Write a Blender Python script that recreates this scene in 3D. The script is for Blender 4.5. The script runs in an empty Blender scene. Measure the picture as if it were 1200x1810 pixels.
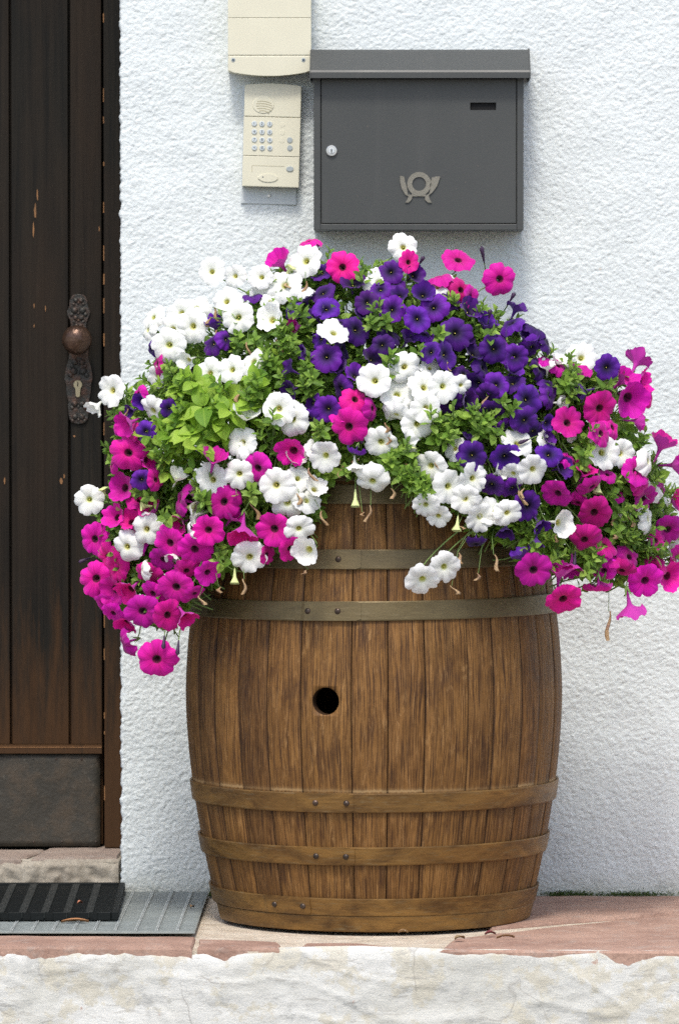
import bpy, bmesh, math, random
import numpy as np
from mathutils import Vector, Matrix, Quaternion, Euler

random.seed(11)
rng = np.random.default_rng(11)
R = math.radians
S = bpy.context.scene
C = S.collection

# ------------------------------------------------------------------ camera
F = 9288.0                      # focal length in photograph pixels (1200 x 1810)
CAM = Vector((0.0303, -10.075, 1.045))
YAW = math.atan(90 / F)
PITCH = math.atan(285 / F)
cd = bpy.data.cameras.new('camera')
cam = bpy.data.objects.new('camera', cd)
C.objects.link(cam)
S.camera = cam
cam.location = CAM
cam.rotation_euler = (R(90) - PITCH, 0, YAW)
cd.sensor_fit = 'VERTICAL'
cd.sensor_height = 36.0
cd.lens = 36.0 * F / 1810
cd.clip_start = 0.1
cd.clip_end = 500
cd.dof.use_dof = True
cd.dof.focus_distance = 9.42
cd.dof.aperture_fstop = 9.0

# ------------------------------------------------------------------ light
SUN_EL, SUN_AZ = 58.0, 8.0     # azimuth: degrees to the left of the camera-facing normal (-Y)
w = bpy.data.worlds.new('World')
S.world = w
w.use_nodes = True
wn = w.node_tree
for n in list(wn.nodes):
    wn.nodes.remove(n)
sky = wn.nodes.new('ShaderNodeTexSky')
sky.sky_type = 'NISHITA'
sky.sun_disc = False
sky.sun_elevation = R(SUN_EL)
sd = Vector((-math.sin(R(SUN_AZ)) * math.cos(R(SUN_EL)), -math.cos(R(SUN_AZ)) * math.cos(R(SUN_EL)), math.sin(R(SUN_EL))))
sky.sun_rotation = math.atan2(sd.x, sd.y)
sky.air_density = 1.0
sky.dust_density = 3.0
sky.ozone_density = 1.0
bg = wn.nodes.new('ShaderNodeBackground')
bg.inputs['Strength'].default_value = 0.15
wo = wn.nodes.new('ShaderNodeOutputWorld')
wn.links.new(sky.outputs[0], bg.inputs[0])
wn.links.new(bg.outputs[0], wo.inputs[0])
sl = bpy.data.lights.new('sun', 'SUN')
sl.energy = 1.5
sl.angle = R(10)
sl.color = (1.0, 0.95, 0.87)
so = bpy.data.objects.new('sun', sl)
C.objects.link(so)
so.rotation_euler = sd.to_track_quat('Z', 'Y').to_euler()
so.location = (-3, -4, 6)
S.view_settings.view_transform = 'Standard'
S.view_settings.look = 'None'
S.view_settings.gamma = 1
S.view_settings.use_curve_mapping = False
S.view_settings.exposure = 0.74
S.render.film_transparent = False
S.cycles.max_bounces = 8
S.cycles.transparent_max_bounces = 8
S.cycles.use_denoising = False
S.cycles.use_adaptive_sampling = False
S.cycles.sample_clamp_indirect = 4.0

ROT = Matrix.Rotation(YAW, 3, 'Z') @ Matrix.Rotation(R(90) - PITCH, 3, 'X')

def ray(px, py):
    return ROT @ Vector(((px - 600) / F, -(py - 905) / F, -1.0))
def P(px, py, y=0.0):
    """point of the place seen at photograph pixel (px, py) lying at depth y"""
    d = ray(px, py); t = (y - CAM.y) / d.y
    return CAM + d * t
def PF(px, py, z=0.0):
    """the same on the horizontal plane at height z"""
    d = ray(px, py); t = (z - CAM.z) / d.z
    return CAM + d * t

# ------------------------------------------------------------------ noise for relief
_perm = np.random.default_rng(5).random((256, 256)) * 2 * np.pi
def gnoise(x, y, seed=0):
    x = np.asarray(x, float) + seed * 17.31; y = np.asarray(y, float) + seed * 9.17
    xi = np.floor(x).astype(int); yi = np.floor(y).astype(int)
    fx = x - xi; fy = y - yi
    def g(ix, iy, dx, dy):
        a = _perm[ix % 256, iy % 256]
        return np.cos(a) * dx + np.sin(a) * dy
    u = fx * fx * fx * (fx * (fx * 6 - 15) + 10); v = fy * fy * fy * (fy * (fy * 6 - 15) + 10)
    a = g(xi, yi, fx, fy); b = g(xi + 1, yi, fx - 1, fy)
    c = g(xi, yi + 1, fx, fy - 1); d = g(xi + 1, yi + 1, fx - 1, fy - 1)
    return (a * (1 - u) + b * u) * (1 - v) + (c * (1 - u) + d * u) * v

_cell = np.random.default_rng(9).random((256, 256, 3))
def lumps(x, y, seed=0):
    """rounded lumps scattered at random, one or none per unit cell"""
    x = np.asarray(x, float) + seed * 11.7; y = np.asarray(y, float) + seed * 5.3
    xi = np.floor(x).astype(int); yi = np.floor(y).astype(int); h = np.zeros_like(x)
    for i in (-1, 0, 1):
        for j in (-1, 0, 1):
            c = _cell[(xi + i + seed * 37) % 256, (yi + j + seed * 53) % 256]
            dx = x - (xi + i + c[..., 0]); dy = y - (yi + j + c[..., 1]); rr = 0.35 + 0.65 * c[..., 2]
            a = c[..., 2] * 40; ex = dx * np.cos(a) + dy * np.sin(a); ey = -dx * np.sin(a) + dy * np.cos(a)
            t = np.clip(1 - (ex * ex * 0.75 + ey * ey * 1.5) / (rr * rr), 0, 1)
            h = np.maximum(h, t ** 0.7 * rr)
    return h

# ------------------------------------------------------------------ node helpers
class NT:
    def __init__(s, name):
        s.m = bpy.data.materials.new(name); s.m.use_nodes = True
        s.t = s.m.node_tree
        for n in list(s.t.nodes): s.t.nodes.remove(n)
        s.out = s.t.nodes.new('ShaderNodeOutputMaterial')
    def n(s, typ, ins=None, **props):
        nd = s.t.nodes.new('ShaderNode' + typ)
        for k, v in props.items(): setattr(nd, k, v)
        for k, v in (ins or {}).items(): s.set(nd.inputs[k], v)
        return nd
    def set(s, inp, v):
        if isinstance(v, bpy.types.NodeSocket): s.t.links.new(v, inp)
        elif isinstance(v, bpy.types.Node): s.t.links.new(v.outputs[0], inp)
        elif isinstance(v, tuple) and len(v) == 3 and inp.type == 'RGBA': inp.default_value = (*v, 1)
        else: inp.default_value = v
    def coord(s, kind='Object'): return s.n('TexCoord').outputs[kind]
    def map(s, vec, scale=(1, 1, 1), loc=(0, 0, 0)):
        return s.n('Mapping', {'Vector': vec, 'Scale': scale, 'Location': loc}).outputs[0]
    def noise(s, vec, scale=5, detail=3, rough=0.55, dist=0.0):
        return s.n('TexNoise', {'Vector': vec, 'Scale': scale, 'Detail': detail, 'Roughness': rough, 'Distortion': dist}).outputs[0]
    def ramp(s, fac, stops, interp='LINEAR'):
        nd = s.n('ValToRGB', {'Fac': fac}); cr = nd.color_ramp; cr.interpolation = interp
        while len(cr.elements) < len(stops): cr.elements.new(0.5)
        for e, (p, c) in zip(cr.elements, stops):
            e.position = p; e.color = (*c, 1) if isinstance(c, tuple) else (c, c, c, 1)
        return nd.outputs[0]
    def mix(s, fac, a, b, mode='MIX'):
        nd = s.n('MixRGB', {'Fac': fac, 'Color1': a, 'Color2': b}, blend_type=mode)
        return nd.outputs[0]
    def math(s, op, a, b=0.0, clamp=False):
        nd = s.n('Math', operation=op, use_clamp=clamp); s.set(nd.inputs[0], a); s.set(nd.inputs[1], b)
        return nd.outputs[0]
    def bump(s, h, strength=0.5, dist=0.01, normal=None):
        ins = {'Height': h, 'Strength': strength, 'Distance': dist}
        if normal is not None: ins['Normal'] = normal
        return s.n('Bump', ins).outputs[0]
    def bsdf(s, color, rough=0.6, metal=0.0, normal=None, spec=0.5, **more):
        ins = {'Base Color': color, 'Roughness': rough, 'Metallic': metal, 'Specular IOR Level': spec}
        if normal is not None: ins['Normal'] = normal
        ins.update(more)
        b = s.n('BsdfPrincipled', ins)
        return b.outputs[0]
    def done(s, sh):
        s.t.links.new(sh, s.out.inputs['Surface']); return s.m

def m_plain(name, col, rough=0.6, metal=0.0, bump=0.0, bscale=200, var=0.12, spec=0.5):
    t = NT(name); co = t.coord()
    n = t.noise(co, bscale * 0.1, 4); n2 = t.noise(co, bscale, 3)
    c = t.mix(n, tuple(x * (1 - var) for x in col), tuple(min(1, x * (1 + var)) for x in col))
    nm = t.bump(n2, bump, 0.002) if bump else None
    return t.done(t.bsdf(c, rough, metal, nm, spec))

def m_stucco():
    t = NT('roughcast'); co = t.coord()
    big = t.noise(co, 1.7, 4, 0.6); sm = t.noise(co, 60, 3)
    c = t.mix(big, (0.59, 0.645, 0.65), (0.655, 0.695, 0.69))
    c = t.mix(t.ramp(sm, [(0.3, 0.0), (0.7, 0.35)]), c, (0.67, 0.71, 0.695))
    # small brown spots, and soil splash and algae low on the wall
    sp = t.n('TexVoronoi', {'Vector': co, 'Scale': 22.0}).outputs['Distance']
    pick = t.noise(co, 6, 2)
    spots = t.math('MULTIPLY', t.ramp(sp, [(0.03, 1.0), (0.075, 0.0)]), t.ramp(pick, [(0.55, 0.0), (0.62, 0.7)]))
    c = t.mix(spots, c, (0.50, 0.36, 0.24))
    z = t.n('SeparateXYZ', {'Vector': co}).outputs['Z']
    low = t.math('ADD', z, t.math('MULTIPLY', t.noise(co, 25, 4), 0.05))
    c = t.mix(t.ramp(low, [(0.018, 0.65), (0.075, 0.0)]), c, (0.35, 0.36, 0.29))
    f = t.noise(co, 260, 4, 0.65); g = t.noise(co, 110, 3, 0.6)
    nm = t.bump(g, 0.5, 0.004); nm = t.bump(f, 0.45, 0.002, nm)
    return t.done(t.bsdf(c, 0.9, 0, nm, 0.2))

def m_plaster():
    t = NT('limewashed plaster'); co = t.coord()
    a = t.noise(co, 3.5, 5, 0.6); b = t.noise(co, 16, 7, 0.72)
    c = t.mix(t.ramp(a, [(0.40, 0.0), (0.60, 1.0)]), (0.50, 0.50, 0.455), (0.60, 0.605, 0.575))
    c = t.mix(t.ramp(b, [(0.50, 0.0), (0.55, 0.7)]), c, (0.49, 0.46, 0.365))
    c = t.mix(t.ramp(t.noise(t.map(co, (1, 1, 1.6), (3, 1, 2)), 11, 8, 0.78), [(0.57, 0.0), (0.62, 0.6)]), c, (0.36, 0.365, 0.345))
    scr = t.noise(t.map(co, (14, 14, 70)), 1.0, 5, 0.7, 0.5)
    c = t.mix(t.ramp(scr, [(0.58, 0.0), (0.63, 0.5)]), c, (0.30, 0.29, 0.26))
    cr = t.n('TexVoronoi', {'Vector': t.mix(0.06, co, t.n('TexNoise', {'Vector': co, 'Scale': 12.0}).outputs['Color']), 'Scale': 6.0}, feature='DISTANCE_TO_EDGE').outputs['Distance']
    crk = t.math('MULTIPLY', t.ramp(cr, [(0.0, 1.0), (0.012, 0.0)]), t.ramp(t.noise(co, 4, 2), [(0.5, 0.0), (0.6, 0.45)]))
    c = t.mix(crk, c, (0.18, 0.16, 0.14))
    # ochre and brown flakes
    fl = t.noise(t.map(co, (1, 1, 1), (7, 3, 1)), 38, 4, 0.7)
    c = t.mix(t.ramp(fl, [(0.68, 0.0), (0.73, 0.65)]), c, (0.35, 0.20, 0.15))
    nm = t.bump(t.noise(t.map(co, (1, 1, 1.7)), 34, 8, 0.72), 0.7, 0.004); nm = t.bump(t.noise(co, 190, 4), 0.4, 0.0015, nm)
    return t.done(t.bsdf(c, 0.92, 0, nm, 0.2))

def m_stone(name, c0, c1, c2, sc=1.0, rough=0.85):
    t = NT(name); co = t.coord()
    a = t.noise(co, 9 * sc, 5, 0.65); b = t.noise(co, 130 * sc, 4, 0.7); d = t.noise(t.map(co, (1, 1, 1), (4, 4, 4)), 22 * sc, 5, 0.7)
    c = t.mix(t.ramp(a, [(0.35, 0.0), (0.65, 1.0)]), c0, c1)
    c = t.mix(t.ramp(d, [(0.53, 0.0), (0.70, 0.7)]), c, c2)
    c = t.mix(t.ramp(b, [(0.30, 0.45), (0.50, 0.0)]), c, tuple(x * 0.55 for x in c0))
    c = t.mix(t.ramp(b, [(0.60, 0.0), (0.72, 0.5)]), c, tuple(min(1, x * 1.5) for x in c1))
    nm = t.bump(b, 0.5, 0.003); nm = t.bump(d, 0.4, 0.006, nm)
    return t.done(t.bsdf(c, rough, 0, nm, 0.3))

def m_barrel():
    t = NT('weathered oak'); uv = t.n('UVMap').outputs[0]
    rnd = t.n('ObjectInfo').outputs['Random']
    off = t.n('CombineXYZ', {'X': t.math('MULTIPLY', rnd, 37.0), 'Y': t.math('MULTIPLY', rnd, 91.0)})
    v = t.n('VectorMath', {0: uv, 1: off.outputs[0]}, operation='ADD').outputs[0]
    warp = t.noise(t.map(v, (7, 2.5, 1)), 1.0, 3, 0.6)
    wv = t.n('CombineXYZ', {'X': t.math('MULTIPLY', warp, 0.028)})
    vw = t.n('VectorMath', {0: v, 1: wv.outputs[0]}, operation='ADD').outputs[0]
    pores = t.noise(t.map(vw, (520, 9, 1)), 1.0, 3, 0.6)
    grain = t.noise(t.map(vw, (190, 5, 1)), 1.0, 5, 0.65, 0.2)
    blot = t.noise(t.map(vw, (20, 9, 1), (5, 2, 0)), 1.0, 8, 0.78, 0.3)
    fleck = t.noise(t.map(v, (95, 17, 1), (1, 7, 0)), 1.0, 5, 0.75, 0.9)
    c = t.mix(t.ramp(grain, [(0.33, 0.0), (0.67, 1.0)]), (0.080, 0.037, 0.0105), (0.205, 0.106, 0.030))
    c = t.mix(t.ramp(blot, [(0.36, 0.75), (0.48, 0.0)]), c, (0.060, 0.028, 0.012))
    c = t.mix(t.ramp(blot, [(0.50, 0.0), (0.62, 0.45)]), c, (0.29, 0.155, 0.052))
    c = t.mix(t.ramp(fleck, [(0.56, 0.0), (0.66, 0.55)]), c, (0.34, 0.205, 0.085))
    fine = t.noise(t.map(vw, (700, 16, 1), (3, 3, 0)), 1.0, 2, 0.5)
    c = t.mix(t.ramp(fine, [(0.54, 0.0), (0.62, 0.35)]), c, (0.34, 0.195, 0.075))
    c = t.mix(t.ramp(pores, [(0.40, 0.85), (0.48, 0.0)]), c, (0.034, 0.016, 0.008))
    tint = t.ramp(rnd, [(0.0, (0.72, 0.67, 0.66)), (0.35, (1.05, 1.00, 0.92)), (0.7, (0.88, 0.80, 0.76)), (1.0, (1.18, 1.12, 0.98))])
    c = t.mix(1.0, c, tint, 'MULTIPLY')
    zz = t.n('SeparateXYZ', {'Vector': uv}).outputs['Y']
    edge = t.math('ADD', zz, t.math('MULTIPLY', t.math('SUBTRACT', t.noise(t.map(v, (160, 3, 1)), 1.0, 2), 0.5), 0.006))
    c = t.mix(t.math('MULTIPLY', t.ramp(edge, [(0.2555, 0.0), (0.257, 1.0), (0.2605, 1.0), (0.262, 0.0)]), t.ramp(rnd, [(0.35, 0.25), (0.5, 0.8)])), c, (0.40, 0.27, 0.13))
    # run-off stains under the upper hoops
    run = t.math('MULTIPLY', t.ramp(zz, [(0.30, 0.0), (0.56, 0.8)]), t.ramp(t.noise(t.map(v, (75, 1.2, 1), (9, 4, 0)), 1.0, 3), [(0.53, 0.0), (0.66, 0.65)]))
    c = t.mix(run, c, (0.050, 0.026, 0.012))
    # dark stain in the joint between staves
    u = t.n('SeparateXYZ', {'Vector': t.n('UVMap', uv_map='edge').outputs[0]}).outputs['X']
    c = t.mix(t.ramp(u, [(0.0, 0.9), (0.10, 0.35), (0.22, 0.0)]), c, (0.022, 0.012, 0.008))
    nm = t.bump(pores, 0.35, 0.0012); nm = t.bump(grain, 0.35, 0.002, nm)
    rg = t.ramp(blot, [(0.3, 0.5), (0.7, 0.72)])
    return t.done(t.bsdf(c, rg, 0, nm, 0.22))

def m_hoop():
    t = NT('tarnished hoop iron'); co = t.coord()
    z = t.n('SeparateXYZ', {'Vector': co}).outputs['Z']
    a = t.noise(t.map(co, (1, 1, 3)), 9, 5, 0.65, 0.5); b = t.noise(t.map(co, (1, 1, 8)), 30, 5, 0.7); d = t.noise(co, 200, 4)
    warm = t.mix(t.ramp(a, [(0.35, 0.0), (0.65, 1.0)]), (0.085, 0.043, 0.013), (0.25, 0.135, 0.036))
    cool = t.mix(a, (0.075, 0.054, 0.023), (0.165, 0.125, 0.055))
    c = t.mix(t.ramp(z, [(0.30, 0.0), (0.55, 1.0)]), warm, cool)
    c = t.mix(t.ramp(b, [(0.55, 0.0), (0.72, 0.5)]), c, (0.20, 0.17, 0.10))
    c = t.mix(t.ramp(b, [(0.28, 0.65), (0.43, 0.0)]), c, (0.055, 0.030, 0.014))
    nm = t.bump(d, 0.25, 0.001); nm = t.bump(a, 0.2, 0.004, nm)
    return t.done(t.bsdf(c, t.ramp(b, [(0.3, 0.36), (0.7, 0.56)]), 0.45, nm, 0.5))

def m_petal(name, rim, mid, eye, back, vein, eye_r, tr=0.30, eyesoft=0.05, veinamt=0.5, vlo=0.86, vhi=1.1, hue=(0.488, 0.024)):
    t = NT(name); uv = t.n('UVMap').outputs[0]
    sp = t.n('SeparateXYZ', {'Vector': uv}); u, r = sp.outputs['X'], sp.outputs['Y']
    rnd = t.n('ObjectInfo').outputs['Random']
    c = t.ramp(r, [(eye_r, eye), (eye_r + eyesoft, mid), (0.75, rim), (1.0, rim)])
    streak = t.noise(t.map(uv, (26, 0.8, 1)), 1.0, 3, 0.6)
    amt = t.math('MULTIPLY', t.ramp(streak, [(0.46, 0.0), (0.62, veinamt)]), t.ramp(r, [(0.1, 1.0), (0.95, 0.25)]))
    c = t.mix(amt, c, vein)
    fr = t.math('ABSOLUTE', t.math('SUBTRACT', t.math('FRACT', u), 0.5))
    rib = t.math('MULTIPLY', t.ramp(fr, [(0.0, 1.0), (0.05, 0.0)]), t.ramp(r, [(0.1, veinamt * 1.3), (0.8, 0.0)]))
    c = t.mix(rib, c, vein)
    hs = t.n('HueSaturation', {'Color': c, 'Hue': t.math('ADD', hue[0], t.math('MULTIPLY', t.math('FRACT', t.math('MULTIPLY', rnd, 7.31)), hue[1])), 'Value': t.math('ADD', vlo, t.math('MULTIPLY', rnd, vhi - vlo)), 'Saturation': 1.0})
    bf = t.n('NewGeometry').outputs['Backfacing']
    c = t.mix(bf, hs.outputs[0], back)
    nm = t.bump(streak, 0.22, 0.0015)
    b = t.bsdf(c, 0.6, 0, nm, 0.18)
    b.node.inputs['Sheen Weight'].default_value = 0.15
    tl = t.n('BsdfTranslucent', {'Color': c, 'Normal': nm})
    return t.done(t.n('MixShader', {0: tr, 1: b, 2: tl.outputs[0]}).outputs[0])

def m_leaf(name, a, b_, young, tr=0.35):
    t = NT(name); g = t.n('NewGeometry'); isl = t.math('FRACT', t.math('ADD', g.outputs['Random Per Island'], t.n('ObjectInfo').outputs['Random']))
    uv = t.n('UVMap').outputs[0]; u = t.n('SeparateXYZ', {'Vector': uv}).outputs['X']
    c = t.ramp(isl, [(0.0, a), (0.55, b_), (0.85, young), (1.0, b_)])
    rib = t.ramp(t.math('ABSOLUTE', t.math('SUBTRACT', u, 0.5)), [(0.0, 0.5), (0.06, 0.0)])
    c = t.mix(rib, c, young)
    n = t.noise(t.coord(), 60, 3); c = t.mix(t.ramp(n, [(0.4, 0.35), (0.6, 0.0)]), c, a)
    b = t.bsdf(c, 0.5, 0, t.bump(t.noise(t.coord(), 260, 2), 0.3, 0.001), 0.35)
    tl = t.n('BsdfTranslucent', {'Color': t.mix(0.5, c, young)})
    return t.done(t.n('MixShader', {0: tr, 1: b, 2: tl.outputs[0]}).outputs[0])

def m_darkwood():
    t = NT('dark stained door wood'); co = t.coord(); rnd = t.n('ObjectInfo').outputs['Random']
    off = t.n('CombineXYZ', {'X': t.math('MULTIPLY', rnd, 13.0), 'Z': t.math('MULTIPLY', rnd, 31.0)})
    v = t.n('VectorMath', {0: co, 1: off.outputs[0]}, operation='ADD').outputs[0]
    g = t.noise(t.map(v, (95, 20, 2.2)), 1.0, 5, 0.65, 0.5); fine = t.noise(t.map(v, (420, 30, 9)), 1.0, 3, 0.6)
    blot = t.noise(t.map(v, (5, 5, 1.5)), 1.0, 4, 0.6)
    c = t.mix(t.ramp(g, [(0.32, 0.0), (0.68, 1.0)]), (0.0026, 0.0031, 0.0026), (0.0155, 0.0125, 0.0085))
    c = t.mix(t.ramp(blot, [(0.42, 0.0), (0.72, 0.55)]), c, (0.030, 0.017, 0.009))
    z = t.n('SeparateXYZ', {'Vector': co}).outputs['Z']
    lowz = t.math('ADD', z, t.math('MULTIPLY', t.noise(t.map(v, (45, 5, 4)), 1.0, 5, 0.7), 0.9))
    c = t.mix(t.ramp(lowz, [(0.66, 0.75), (0.90, 0.0)]), c, (0.060, 0.028, 0.010))
    ch = t.noise(t.map(v, (70, 10, 7), (3, 0, 9)), 1.0, 5, 0.7, 0.8)
    c = t.mix(t.ramp(ch, [(0.71, 0.0), (0.80, 0.6)]), c, (0.16, 0.065, 0.022))
    nm = t.bump(g, 0.5, 0.003); nm = t.bump(fine, 0.4, 0.001, nm)
    return t.done(t.bsdf(c, 0.6, 0, nm, 0.16))

def m_iron(name, col, rust, rough=0.6, metal=0.5, sc=1.0):
    t = NT(name); co = t.coord()
    a = t.noise(co, 28 * sc, 5, 0.65); b = t.noise(co, 140 * sc, 4)
    c = t.mix(t.ramp(a, [(0.45, 0.0), (0.65, 1.0)]), col, rust)
    c = t.mix(t.ramp(b, [(0.62, 0.0), (0.72, 0.4)]), c, tuple(min(1, x * 3 + 0.03) for x in col))
    nm = t.bump(b, 0.5, 0.002); nm = t.bump(a, 0.5, 0.006, nm)
    return t.done(t.bsdf(c, rough, metal, nm))

def m_paint():
    t = NT('dark grey enamel'); co = t.coord()
    a = t.noise(co, 5, 4, 0.6, 0.4); b = t.noise(co, 160, 3); st = t.noise(t.map(co, (30, 30, 3)), 1.0, 4)
    c = t.mix(a, (0.042, 0.046, 0.045), (0.058, 0.061, 0.058))
    c = t.mix(t.ramp(st, [(0.55, 0.0), (0.75, 0.25)]), c, (0.08, 0.08, 0.075))
    c = t.mix(t.ramp(b, [(0.70, 0.0), (0.76, 0.3)]), c, (0.20, 0.15, 0.11))
    return t.done(t.bsdf(c, t.ramp(a, [(0.3, 0.42), (0.7, 0.55)]), 0.1, t.bump(b, 0.12, 0.001), 0.5))

M = dict(
    stucco=m_stucco(), plaster=m_plaster(),
    mortar=m_stone('cream mortar', (0.44, 0.375, 0.29), (0.60, 0.54, 0.44), (0.42, 0.31, 0.24), 2.2),
    sand=m_stone('red sandstone', (0.27, 0.165, 0.125), (0.39, 0.255, 0.195), (0.35, 0.29, 0.25)),
    conc=m_stone('rough grey concrete', (0.23, 0.20, 0.16), (0.36, 0.33, 0.27), (0.20, 0.17, 0.13), 1.2),
    sill=m_stone('worn sill stone', (0.23, 0.175, 0.145), (0.32, 0.26, 0.215), (0.30, 0.28, 0.25), 1.5),
    street=m_stone('grey street paving', (0.20, 0.19, 0.18), (0.28, 0.27, 0.25), (0.16, 0.15, 0.14), 0.4),
    oak=m_barrel(), hoop=m_hoop(),
    rivet=m_iron('rivet iron', (0.05, 0.038, 0.03), (0.12, 0.08, 0.06), 0.4, 0.7),
    soil=m_stone('potting soil', (0.020, 0.013, 0.009), (0.045, 0.030, 0.020), (0.03, 0.02, 0.015), 3.0),
    white=m_petal('white petal', (0.90, 0.905, 0.89), (0.87, 0.885, 0.80), (0.55, 0.55, 0.10), (0.84, 0.86, 0.80), (0.72, 0.76, 0.62), 0.13, 0.28, 0.12, 0.28, 0.95, 1.03),
    purple=m_petal('purple petal', (0.130, 0.013, 0.34), (0.060, 0.006, 0.19), (0.005, 0.001, 0.012), (0.075, 0.020, 0.19), (0.020, 0.002, 0.075), 0.17, 0.18, 0.30, 0.8, 0.35, 1.15),
    magenta=m_petal('magenta petal', (0.80, 0.008, 0.46), (0.70, 0.004, 0.34), (0.010, 0.001, 0.008), (0.50, 0.035, 0.36), (0.34, 0.002, 0.11), 0.19, 0.24, 0.06, 0.8, 0.6, 1.08, (0.482, 0.048)),
    leaf=m_leaf('petunia leaf', (0.065, 0.140, 0.016), (0.165, 0.310, 0.036), (0.33, 0.49, 0.080)),
    lime=m_leaf('lime green leaf', (0.12, 0.26, 0.024), (0.28, 0.46, 0.040), (0.42, 0.60, 0.085), 0.40),
    stem=m_plain('green stem', (0.13, 0.21, 0.05), 0.6),
    dry=m_stone('withered petal', (0.26, 0.15, 0.07), (0.48, 0.34, 0.19), (0.20, 0.10, 0.09), 3.0, 0.8),
    bud=m_plain('pale bud', (0.50, 0.56, 0.24), 0.6),
    pollen=m_plain('pollen', (0.65, 0.55, 0.12), 0.8),
    door=m_darkwood(),
    kick=m_iron('oiled kick plate', (0.028, 0.025, 0.018), (0.050, 0.037, 0.023), 0.7, 0.0, 0.9),
    iron=m_iron('hammered iron', (0.035, 0.034, 0.030), (0.085, 0.045, 0.030), 0.42, 0.6, 2.2),
    knob=m_iron('bronze knob', (0.105, 0.062, 0.040), (0.060, 0.034, 0.024), 0.28, 0.65, 1.0),
    brass=m_plain('worn brass', (0.36, 0.31, 0.20), 0.35, 0.7, var=0.2),
    gold=m_plain('worn orange wood edge', (0.20, 0.095, 0.032), 0.7, var=0.6, bump=0.5),
    paint=m_paint(),
    black=m_plain('dark cavity', (0.004, 0.004, 0.004), 0.9),
    emblem=m_plain('tarnished emblem', (0.20, 0.19, 0.155), 0.55, 0.35, bump=0.3, var=0.25),
    chrome=m_plain('dull chrome', (0.55, 0.56, 0.55), 0.3, 0.8),
    beige=m_plain('cream plastic', (0.60, 0.58, 0.45), 0.5, var=0.06),
    beige2=m_plain('cream plastic groove', (0.36, 0.33, 0.215), 0.6),
    plate=m_plain('pale grey steel', (0.52, 0.56, 0.57), 0.5, 0.2, var=0.06),
    key=m_plain('blue grey key', (0.48, 0.53, 0.54), 0.45, var=0.1),
    btn=m_plain('grey button', (0.34, 0.38, 0.38), 0.45),
    ink=m_plain('dark print', (0.05, 0.07, 0.09), 0.6),
    rubber=m_plain('black rubber', (0.007, 0.009, 0.009), 0.6, bump=0.3, var=0.3, spec=0.15),
    rubber2=m_plain('paler black rubber', (0.010, 0.013, 0.012), 0.5, bump=0.4, var=0.5, spec=0.3),  # slightly paler rubber so the mat bars stand out
    zinc=m_plain('weathered zinc', (0.24, 0.265, 0.255), 0.6, 0.15, bump=0.4, var=0.25),
    zinc2=m_plain('bright zinc wire', (0.42, 0.45, 0.44), 0.45, 0.35, var=0.25),
    moss=m_plain('moss', (0.06, 0.10, 0.02), 0.9, var=0.5),
)

# ------------------------------------------------------------------ object helpers
def root_loc(o):
    while o.parent is not None: o = o.parent
    return Vector(o.location)

def thing(name, label, cat, loc=(0, 0, 0), group=None, kind=None):
    o = bpy.data.objects.new(name, None); C.objects.link(o)
    o.empty_display_size = 0.05; o.location = loc
    o['label'] = label; o['category'] = cat
    if group: o['group'] = group
    if kind: o['kind'] = kind
    return o
def tag(o, label=None, cat=None, group=None, kind=None):
    for k, v in (('label', label), ('category', cat), ('group', group), ('kind', kind)):
        if v: o[k] = v
    return o

def link_mesh(name, me, mat, parent=None, smooth=False, world=True, origin=None):
    """me is in world coordinates (world=True): shift it to the root's, or to its own origin"""
    off = Vector((0, 0, 0))
    if world and parent is not None: off = root_loc(parent)
    if origin is not None: off = Vector(origin)
    if off.length: me.transform(Matrix.Translation(-off))
    o = bpy.data.objects.new(name, me); C.objects.link(o)
    if parent is not None: o.parent = parent
    elif origin is not None: o.location = origin
    if mat is not None and not me.materials: me.materials.append(mat)
    if smooth:
        me.polygons.foreach_set('use_smooth', [True] * len(me.polygons))
    return o

def bm_to(name, bm, mat, parent=None, smooth=False, **k):
    me = bpy.data.meshes.new(name)
    bmesh.ops.recalc_face_normals(bm, faces=bm.faces)
    bm.to_mesh(me); bm.free()
    return link_mesh(name, me, mat, parent, smooth, **k)

def pyd(name, v, f, mat, parent=None, smooth=False, **k):
    me = bpy.data.meshes.new(name); me.from_pydata([tuple(x) for x in v], [], [tuple(x) for x in f]); me.update()
    return link_mesh(name, me, mat, parent, smooth, **k)

def add_box(bm, x0, x1, y0, y1, z0, z1, bevel=0.0, seg=1, jit=0.0):
    vs = [bm.verts.new((x + random.uniform(-jit, jit), y + random.uniform(-jit, jit), z + random.uniform(-jit, jit))) for x in (x0, x1) for y in (y0, y1) for z in (z0, z1)]
    idx = [(0, 1, 3, 2), (4, 6, 7, 5), (0, 4, 5, 1), (2, 3, 7, 6), (0, 2, 6, 4), (1, 5, 7, 3)]
    fs = [bm.faces.new([vs[i] for i in q]) for q in idx]
    if bevel:
        es = list({e for f in fs for e in f.edges})
        bmesh.ops.bevel(bm, geom=es, offset=bevel, segments=seg, affect='EDGES', profile=0.6)
def box(name, x0, x1, y0, y1, z0, z1, mat, parent=None, bevel=0.001, seg=2, **k):
    bm = bmesh.new(); add_box(bm, min(x0, x1), max(x0, x1), min(y0, y1), max(y0, y1), min(z0, z1), max(z0, z1), bevel, seg)
    return bm_to(name, bm, mat, parent, **k)

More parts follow.
